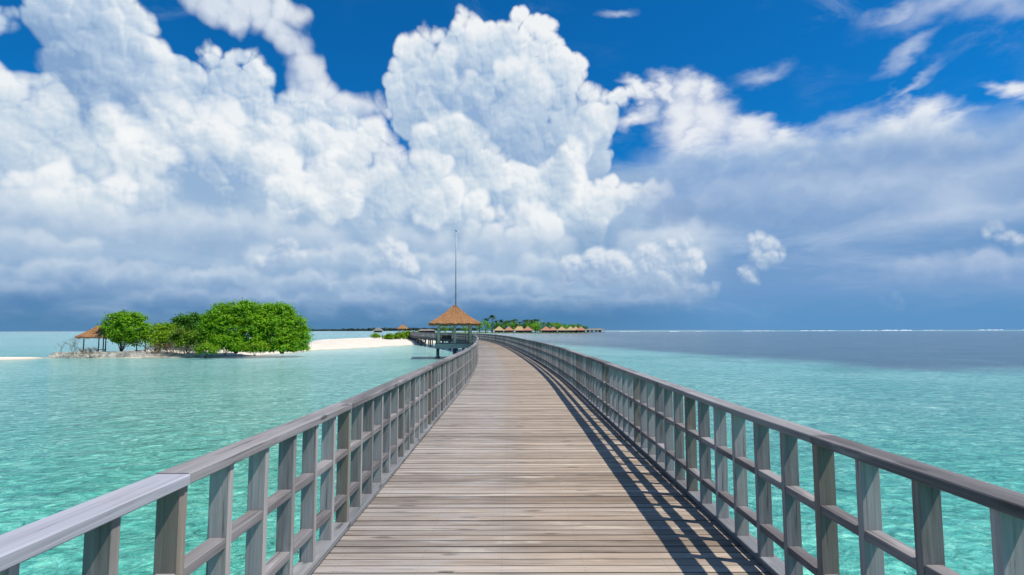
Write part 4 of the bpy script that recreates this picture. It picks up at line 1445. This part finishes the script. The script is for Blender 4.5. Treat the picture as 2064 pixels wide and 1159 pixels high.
# bench inside
bn = thing('bench', 'dark slatted bench with a back standing inside the pavilion at the bend', 'bench', pav.matrix_basis @ Vector((-1.0, 0.7, 0)), hd)
mb = MB()
for i in range(4):
    mb.bar((-0.62, -0.2 + i * .12, 0.43), (0.62, -0.2 + i * .12, 0.43), 0.1, 0.03, rnd)
mb.build('seat', M['dark'], bn)
mb = MB()
for i in range(4):
    mb.bar((-0.62, 0.25 + i * .02, 0.56 + i * .11), (0.62, 0.25 + i * .02, 0.56 + i * .11), 0.03, 0.09, rnd)
mb.build('backrest', M['dark'], bn)
for x in (-0.55, 0.55):
    for y, hgt in ((-0.18, 0.41), (0.24, 0.94)):
        lb = MB()
        lb.bar((x, y, 0), (x, y + (0.08 if hgt > .5 else 0), hgt), 0.05, 0.05, rnd, side=(1, 0, 0))
        lb.build('leg', M['dark'], bn)
# mast on the roof
mast = thing('mast', 'tall thin grey metal mast rising from the peak of the pavilion roof', 'mast', pav.matrix_basis @ Vector((0.12, 0, 4.6)), hd)
top = at_y(925, 466, p.y).z
mb = MB()
mb.tube([(0, 0, 0), (0, 0, (top - mast.location.z) * .5), (0, 0, top - mast.location.z)], [0.085, 0.07, 0.045], 8)
mb.build('pole', M['metal'], mast)
mb = MB()
hz = top - mast.location.z
mb.tube([(0, 0, hz - .02), (0, 0, hz + .07), (0, 0, hz + .16), (0, 0, hz + .2)], [0.04, 0.14, 0.11, 0.02], 8)
mb.build('finial', M['metal'], mast)

# the next pavilion, far along the walkway
sp = path(292, -4.0)[0]
pav2 = copy_tree(pav)
pav2.location = sp
pav2.rotation_euler = (0, 0, heading(292))
pav2['label'] = 'small distant thatched pavilion at the far end of the walkway above the beach shrubs'
m2 = copy_tree(mast)
m2.location = sp + Vector((0.12, 0, 4.6))
m2['label'] = 'faint thin mast on the small distant pavilion'

# ------------------------------------------------------------------ thatched shelter on the island tip
YS = 74.5
c = at_y(203, 665, YS + 1)
sh = thing('shelter', 'open thatched shelter on thin dark posts at the island tip', 'shelter', (c.x, c.y, 0.75), 0.15)
r_ = put('roof', hip_roof('roof', 4.5, 3.5, 1.5, 0.9, M['thatch'], 8, eave=0.16, fringe=0.3, nu=18, nv=8), sh)
r_.location = (0, 0, 1.98)
for x, y in ((-1.4, -1.1), (1.3, -1.1), (-0.75, 1.1), (-0.05, 0.9)):
    b = MB()
    b.tube([(x, y, -0.3), (x, y, 2.0)], [0.075, 0.065], 7)
    b.build('post', M['dark'], sh)
b = MB()
b.bar((-1.4, -1.1, 1.93), (1.3, -1.1, 1.93), 0.09, 0.11, rnd)
b.bar((-0.75, 1.1, 1.935), (1.3, 1.0, 1.935), 0.09, 0.1, rnd)
b.build('eave_beam', M['dark'], sh)
b = MB()
b.bar((0.1, -0.9, 0.20), (1.2, -0.9, 0.20), 0.5, 0.07, rnd)
for x in (0.18, 1.12):
    b.bar((x, -0.9, -0.2), (x, -0.9, 0.165), 0.08, 0.08, rnd, side=(1, 0, 0))
o = b.build('bench', M['dark'])
o.matrix_world = sh.matrix_basis.copy()
tag(o, 'low dark bench under the right-hand edge of the thatched shelter', 'bench')
c = at_y(286, 665, 74)
fr = thing('timber_frame', 'dark timber frame with a low beam under the round tree', 'frame', (c.x, c.y, 0.75), 0.1)
for x in (-0.55, 0.55):
    b = MB()
    b.tube([(x, 0, -0.3), (x, 0, 1.75)], [0.07, 0.06], 7)
    b.build('post', M['dark'], fr)
for z, nm in ((0.08, 'low_beam'), (1.70, 'top_beam')):
    b = MB()
    b.bar((-0.75, -0.1, z), (0.75, -0.1, z), 0.09, 0.09, rnd)
    b.build(nm, M['dark'], fr)

# shrubs on the sand bar, seen beyond the island
plant('beach_shrub', 'small round green shrub alone at the left on the sand bar', 'shrub', 757, 0.75, 176, [(752, 678, 3.4, 176), (757, 676.5, 4, 176), (763, 678.5, 3, 176)], 60, 12, 0.5, M['leaf_yellow'], 31, 0.05)
for i, (x, lob, lab) in enumerate([(783, [(777, 680, 3.5), (784, 678, 5), (790, 680, 4)], 'low yellow green beach shrub just right of the dark marker post'),
                                   (802, [(795, 678.5, 5), (803, 677, 6), (811, 678, 5.5)], 'wider low beach shrub in the middle of the row on the sand bar'),
                                   (820, [(814, 674, 5.5), (821, 674, 6.5), (828, 676, 6)], 'tallest beach shrub of the row below the small distant pavilion'),
                                   (839, [(833, 677, 5), (840, 675.5, 6), (846, 678, 4)], 'beach shrub at the right end of the row beside the walkway')]):
    plant('beach_shrub', lab, 'shrub', x, 0.7, 160, [(a, b2, r, 160 + i * 1.5) for a, b2, r in lob], 120, 12, 0.5, M['leaf_yellow'], 32 + i, 0.05, group='row of shrubs on the sand bar')
c = at_y(771, 665, 158)
mk = thing('marker_post', 'short dark marker post standing on the sand beside the beach shrubs', 'post', (c.x, c.y, 0.6))
b = MB()
b.tube([(0, 0, -0.3), (0, 0, 1.5)], [0.12, 0.11], 8)
b.build('post', M['dark'], mk)
b = MB()
b.tube([(0, 0, 1.5), (0, 0, 1.62)], [0.17, 0.10], 8)
b.build('cap', M['dark'], mk)


# ------------------------------------------------------------------ far jetty
def villa(name, label, x, Y, w, roofmat, ridge=0.5, group=None, base=0.0, hz=1.0):
    c = at_y(x, 665, Y)
    t = thing(name, label, 'villa', (c.x, c.y, base), 0, group)
    k = w / 13.0
    b = MB()
    b.bar((-5.6 * k, 0, 0.85), (5.6 * k, 0, 0.85), 9 * k, 0.35, rnd)
    b.build('terrace', M['grey'], t)
    b = MB()
    b.bar((-4.6 * k, 0.4, 2.1 * hz), (4.6 * k, 0.4, 2.1 * hz), 7.4 * k, 2.1, rnd)
    b.build('wall', M['redwall'], t)
    for q in (-2.6, 2.4):
        b = MB()
        b.bar((q * k - 0.8, -3.36 * k, 2.0 * hz), (q * k + 0.8, -3.36 * k, 2.0 * hz), 0.12, 1.5, rnd)
        b.build('window', M['glass'], t)
    r = put('roof', hip_roof('roof', w, 11.5 * k, 4.5 * k * hz, ridge, roofmat, rnd.randrange(999), eave=0.35, fringe=0, nu=10, nv=5), t)
    r.location = (0, 0, 3.05)
    for q in (-5, 0, 5):
        for yy in (-4, 4):
            b = MB()
            b.tube([(q * k, yy * k, -1.2), (q * k, yy * k, 0.68)], [0.22, 0.22], 6)
            b.build('pile', M['pile'], t)
    return t


GV = 'thatched villas on stilts by the far village'
for i, (x, w, rm, rd, lab) in enumerate([
        (1006, 13.2, 'thatch_tan', .5, 'leftmost overwater villa, tan thatched peak next to the big green tree'),
        (1025.6, 12.4, 'thatch_red', .5, 'second overwater villa from the left, with a reddish peaked roof'),
        (1047, 12.6, 'thatch_tan', 5.0, 'overwater villa with a long flat ridge, third from the left'),
        (1063.8, 12.6, 'thatch_red', .5, 'reddish overwater villa left of the green tree gap'),
        (1100.6, 13.0, 'thatch_red', .5, 'first overwater villa right of the green tree gap'),
        (1114.7, 11.5, 'thatch_red', .5, 'second overwater villa right of the green tree gap'),
        (1132.5, 12.0, 'thatch_tan', .5, 'tan overwater villa, third to the right of the green tree gap'),
        (1150, 12.0, 'thatch_tan', .5, 'tan overwater villa, fourth to the right of the green tree gap'),
        (1160.6, 11.6, 'thatch_tan', .5, 'overwater villa partly hidden, second from the right end of the villa row'),
        (1171, 11.6, 'thatch_red', .5, 'last overwater villa of the row, beside the long low hall')]):
    villa('overwater_villa', lab, x, 600 + (i % 3) * 4 - (4 if i == 7 else 0), w, M[rm], rd, GV)
c = at_y(1200, 665, 640)
hl = thing('long_hall', 'long low hall with a flat brown roof at the right end of the village', 'hall', (c.x, c.y, 0))
b = MB()
b.bar((-11, 0, 0.9), (11, 0, 0.9), 8, 0.35, rnd)
b.build('terrace', M['grey'], hl)
for q in (-8.5, -4.0, 1.0, 5.2):
    b = MB()
    b.bar((q - 1.4, 0, 2.1), (q + 1.4, 0, 2.1), 5, 2.04, rnd)
    b.build('wall', M['white'] if q in (-4.0, 1.0) else M['redwall'], hl)
r = put('roof', hip_roof('roof', 25, 9, 1.9, 15, M['thatch_grey'], 77, eave=0.4, fringe=0, nu=16, nv=4), hl)
r.location = (0, 0, 3.2)
for q in (-10, -5, 0, 5, 10):
    b = MB()
    b.tube([(q, -3, -1.2), (q, -3, 0.72)], [0.25, 0.25], 6)
    b.build('pile', M['pile'], hl)
villa('water_hut', 'lone low hut on stilts in the far water left of the distant pavilion', 762, 700, 12, M['thatch_grey'], 1.5, None)

ce = at_y(846, 665, 312)
jt = thing('jetty', 'far jetty platform on dark piles behind the sand bar shrubs', 'jetty', (ce.x, ce.y, DECK))
b = MB()
b.bar((-12.5, 0, -0.12), (12.5, 0, -0.12), 12, 0.22, rnd)
b.build('deck', M['curb'], jt)
for q in range(-12, 13, 4):
    b = MB()
    b.tube([(q, -5.2, -2.6), (q, -5.2, -0.24)], [0.2, 0.2], 6)
    b.build('pile', M['pile'], jt)
ch = at_y(860, 665, 313)
ha = thing('jetty_hall', 'long grey-roofed hall on the far jetty behind the pavilion', 'hall', (ch.x, ch.y, DECK))
b = MB()
b.bar((-4.6, 0, 0.55), (4.6, 0, 0.55), 4, 1.1, rnd)
b.build('wall', M['dark'], ha)
r = put('roof', hip_roof('roof', 10.4, 5.5, 0.9, 7, M['thatch_grey'], 78, eave=0.2, fringe=0, nu=12, nv=4), ha)
r.location = (0, 0, 1.25)
cw = at_y(832.5, 665, 309)
ca = thing('white_cabin', 'little white cabin with two dark windows on the far jetty', 'cabin', (cw.x, cw.y, DECK))
b = MB()
b.bar((-0.95, 0, 0.68), (0.95, 0, 0.68), 1.4, 1.3, rnd, ch=0.03)
b.build('wall', M['white'], ca)
for q in (-0.42, 0.42):
    b = MB()
    b.bar((q - .27, -0.705, 0.72), (q + .27, -0.705, 0.72), 0.03, 0.5, rnd)
    b.build('window', M['glass'], ca)
b = MB()
b.bar((-1.05, 0, 1.37), (1.05, 0, 1.37), 1.55, 0.07, rnd)
b.build('roof', M['white'], ca)

# ------------------------------------------------------------------ village island: ground, trees, palms
vp = [(-100, 618), (-70, 606), (-20, 610), (40, 612), (84, 616), (100, 640), (60, 720), (-60, 740), (-110, 690)]
tag(land('village_island', vp, -130, 120, 590, 760, 5, 0.6, 0.1, M['grass'], 0.1), kind='structure')


def far_tree_mesh(seed, h, r, mat):
    rr = random.Random(seed)
    lobes = []
    for _ in range(6):
        lobes.append((Vector((rr.uniform(-.5, .5) * r, rr.uniform(-.5, .5) * r, h - r * rr.uniform(.5, 1.25))), r * rr.uniform(.45, .7)))
    lobes.append((Vector((0, 0, h * .42)), r * .75))
    return leaf_mesh('crown', lobes, 130, 7, 1.25, mat, seed, spread=1.5, ground=0.6), limb_mesh('trunk', Vector((0, 0, 0)), [c for c, _ in lobes[:4]], 0.28, M['bark'], seed, 5)


def palm_meshes(seed, h, lean):
    rr = random.Random(seed)
    tr = MB()
    pts, rad = [], []
    for i in range(6):
        t = i / 5
        pts.append((lean * t * t, 0, h * t))
        rad.append(0.26 - 0.12 * t)
    tr.tube(pts, rad, 6)
    V, F, T = [], [], []
    top = Vector(pts[-1])
    n = 19
    for k in range(n):
        a = 2 * math.pi * k / n + rr.uniform(-.2, .2)
        el = rr.uniform(-.35, 1.1)
        L = rr.uniform(3.2, 4.3)
        d = Vector((math.cos(a), math.sin(a), 0))
        sd = Vector((-d.y, d.x, 0))
        prev = None
        for i in range(6):
            t = i / 5
            q = top + d * (L * t * math.cos(el * (1 - t * .5))) + UP * (L * (t * math.sin(el) - 0.75 * t * t))
            w = 0.62 * math.sin(math.pi * min(1, t * .85 + .12)) + 0.05
            row = (q - sd * w - UP * w * .5, q + UP * 0.05, q + sd * w - UP * w * .5)
            if prev:
                j = len(V)
                V.extend([tuple(x) for x in prev] + [tuple(x) for x in row])
                F.extend([(j, j + 1, j + 4, j + 3), (j + 1, j + 2, j + 5, j + 4)])
                T.extend([rr.random(), rr.random()])
            prev = row
    me = bpy.data.meshes.new('crown')
    me.from_pydata(V, [], F)
    me.attributes.new('tone', 'FLOAT', 'FACE').data.foreach_set('value', T)
    me.materials.append(M['palm'])
    return me, tr.mesh('trunk', M['bark'], fix=False)


tm = [far_tree_mesh(50 + i, 10.5, 5.6, M['leaf'] if i < 3 else M['leaf_dark']) for i in range(6)]
tk = random.Random(99)


def far_tree(x, Y, ytop, mi, label, group=None):
    c = at_y(x, ytop, Y)
    t = thing('broadleaf_tree', label, 'tree', (c.x, c.y, 0.7), tk.uniform(0, 6), group)
    k = (c.z - 0.7) / 10.5
    t.scale = (k, k, k) if k > .75 else (max(k, .62), max(k, .62), k)
    put('crown', tm[mi][0], t)
    put('trunk', tm[mi][1], t)
    return t


far_tree(979, 615, 646, 0, 'big bright green tree just right of the pavilion roof, left of the villas')
far_tree(967, 622, 649, 1, 'rounded green tree half hidden behind the pavilion roof edge')
far_tree(1079, 612, 650, 2, 'bright green tree filling the gap between the two villa groups')
far_tree(1071, 622, 652, 0, 'green tree just behind the reddish villa left of the tree gap')
for x, y, mi, lab in ((897, 655, 0, 'green tree seen between the left and middle pavilion columns'), (912, 658, 3, 'darker green tree seen just left of the middle pavilion columns'), (938, 657, 1, 'green tree seen through the right half of the pavilion'), (884, 663, 4, 'low dark tree at the left end of the village, behind the pavilion column')):
    far_tree(x, 625, y, mi, lab)
for i, x in enumerate(range(990, 1182, 9)):
    yt = 648 + max(0, (x - 1085)) * 0.075 + tk.uniform(-1.5, 2)
    far_tree(x + tk.uniform(-2, 2), 630 + tk.uniform(-6, 20), yt, tk.randrange(6), 'green broadleaf tree in the belt of trees behind the thatched villas', 'trees behind the villas')
pmz = [palm_meshes(70 + i, 13.0, tk.uniform(-1.5, 1.5)) for i in range(5)]


def palm(x, Y, ytop, label, group=None):
    c = at_y(x, ytop, Y)
    t = thing('palm_tree', label, 'palm', (c.x, c.y, 0.7), tk.uniform(0, 6), group)
    k = (c.z - 0.7) / 14.2
    t.scale = (max(k, .85), max(k, .85), k)
    a, b = tk.choice(pmz)
    put('crown', a, t)
    put('trunk', b, t)
    return t


palm(993, 628, 634, 'tallest dark palm standing above the trees right of the pavilion')
palm(983, 632, 640, 'dark palm just left of the tallest palm')
for x, y in ((1003, 645), (1010, 643.5), (1019, 646), (1027, 645), (1035, 643.5), (1041, 642), (1049, 648), (1058, 644), (1064, 643), (1070, 644.5), (1077, 642.5), (1083, 643), (1096, 649), (1105, 649), (1115, 650), (1122, 649.5), (1129, 651), (1138, 652.5), (1146, 655), (1155, 654), (1163, 655.5), (1170, 654.5), (1175, 657)):
    palm(x, 640 + tk.uniform(-8, 14), y, 'dark palm among the row of palms rising behind the thatched villas', 'palms behind the villas')
c = at_y(1092.5, 665, 690)
an = thing('antenna_mast', 'thin antenna mast above the trees at the gap between the villas', 'mast', (c.x, c.y, 0.5))
hz = at_y(1092.5, 638, 690).z
b = MB()
b.tube([(0, 0, 0), (0, 0, hz)], [0.28, 0.16], 6)
b.build('pole', M['metal'], an)
for z in (hz - 3, hz - 1.4):
    b = MB()
    b.bar((-0.8, -0.3, z), (0.8, -0.3, z), 0.3, 1.1, rnd)
    b.build('panel', M['metal'], an)

# ------------------------------------------------------------------ far wooded shores on the left, surf on the reef to the right
V, F, T = [], [], []
tl = random.Random(5)
lob = []
for (xa, xb, ytop, Y) in ((606, 690, 664.4, 2600), (690, 742, 662.6, 2500), (742, 960, 661.2, 2400)):
    x = xa
    while x < xb:
        c = at_y(x, ytop + tl.uniform(-.9, 1.0), Y)
        r = tl.uniform(4, 8)
        lob.append((Vector((c.x, Y + tl.uniform(-10, 10), max(1.5, c.z - r))), r))
        lob.append((Vector((c.x + tl.uniform(-4, 4), Y, 2.0)), 5.0))
        x += tl.uniform(1.6, 3.0)
tag(put('far_treeline', leaf_mesh('far_treeline', lob, 5200, 5, 4.6, M['far_leaf'], 8, spread=4.0, ground=0.2)), 'low dark wooded shore along the horizon behind the sand bar', 'treeline', kind='stuff')

sm = MB()
sr = random.Random(3)
for (xa, xb, hgt) in ((1250, 1290, .35), (1347, 1370, .6), (1400, 1420, .35), (1495, 1560, .6), (1612, 1685, .9), (1735, 1768, 1.1), (1776, 1838, 2.0), (1862, 1900, .9), (1972, 2022, 1.7), (2060, 2110, 1.0)):
    x = xa
    while x < xb:
        w = sr.uniform(10, 26)
        tt = (x - PW / 2) / FPX
        Y = 1070 / (1 - 0.64 * tt) * 0.82 + sr.uniform(-25, 25)
        a, b2 = at_y(x, 665, Y), at_y(min(x + w, xb), 665, Y)
        n = 8
        st = []
        for i in range(n + 1):
            t = i / n
            k = math.sin(math.pi * min(1, max(0, t))) ** .35
            st.append((a.x + (b2.x - a.x) * t, Y + 3 * math.sin(t * 3), hgt * 0.75 * k * sr.uniform(.5, 1.0) + 0.03))
        for i in range(n):
            (x0, y0, z0), (x1, y1, z1) = st[i], st[i + 1]
            sm.quad(((x0, y0 - 6, 0.01), (x1, y1 - 6, 0.01), (x1, y1 - 1, z1), (x0, y0 - 1, z0)))
            sm.quad(((x0, y0 - 1, z0), (x1, y1 - 1, z1), (x1, y1 + 7, 0.01), (x0, y0 + 7, 0.01)))
        x += w + sr.choice([0, 0, 3])
tag(sm.build('surf', M['foam']), 'white surf breaking along the outer reef below the horizon', 'surf', kind='stuff')
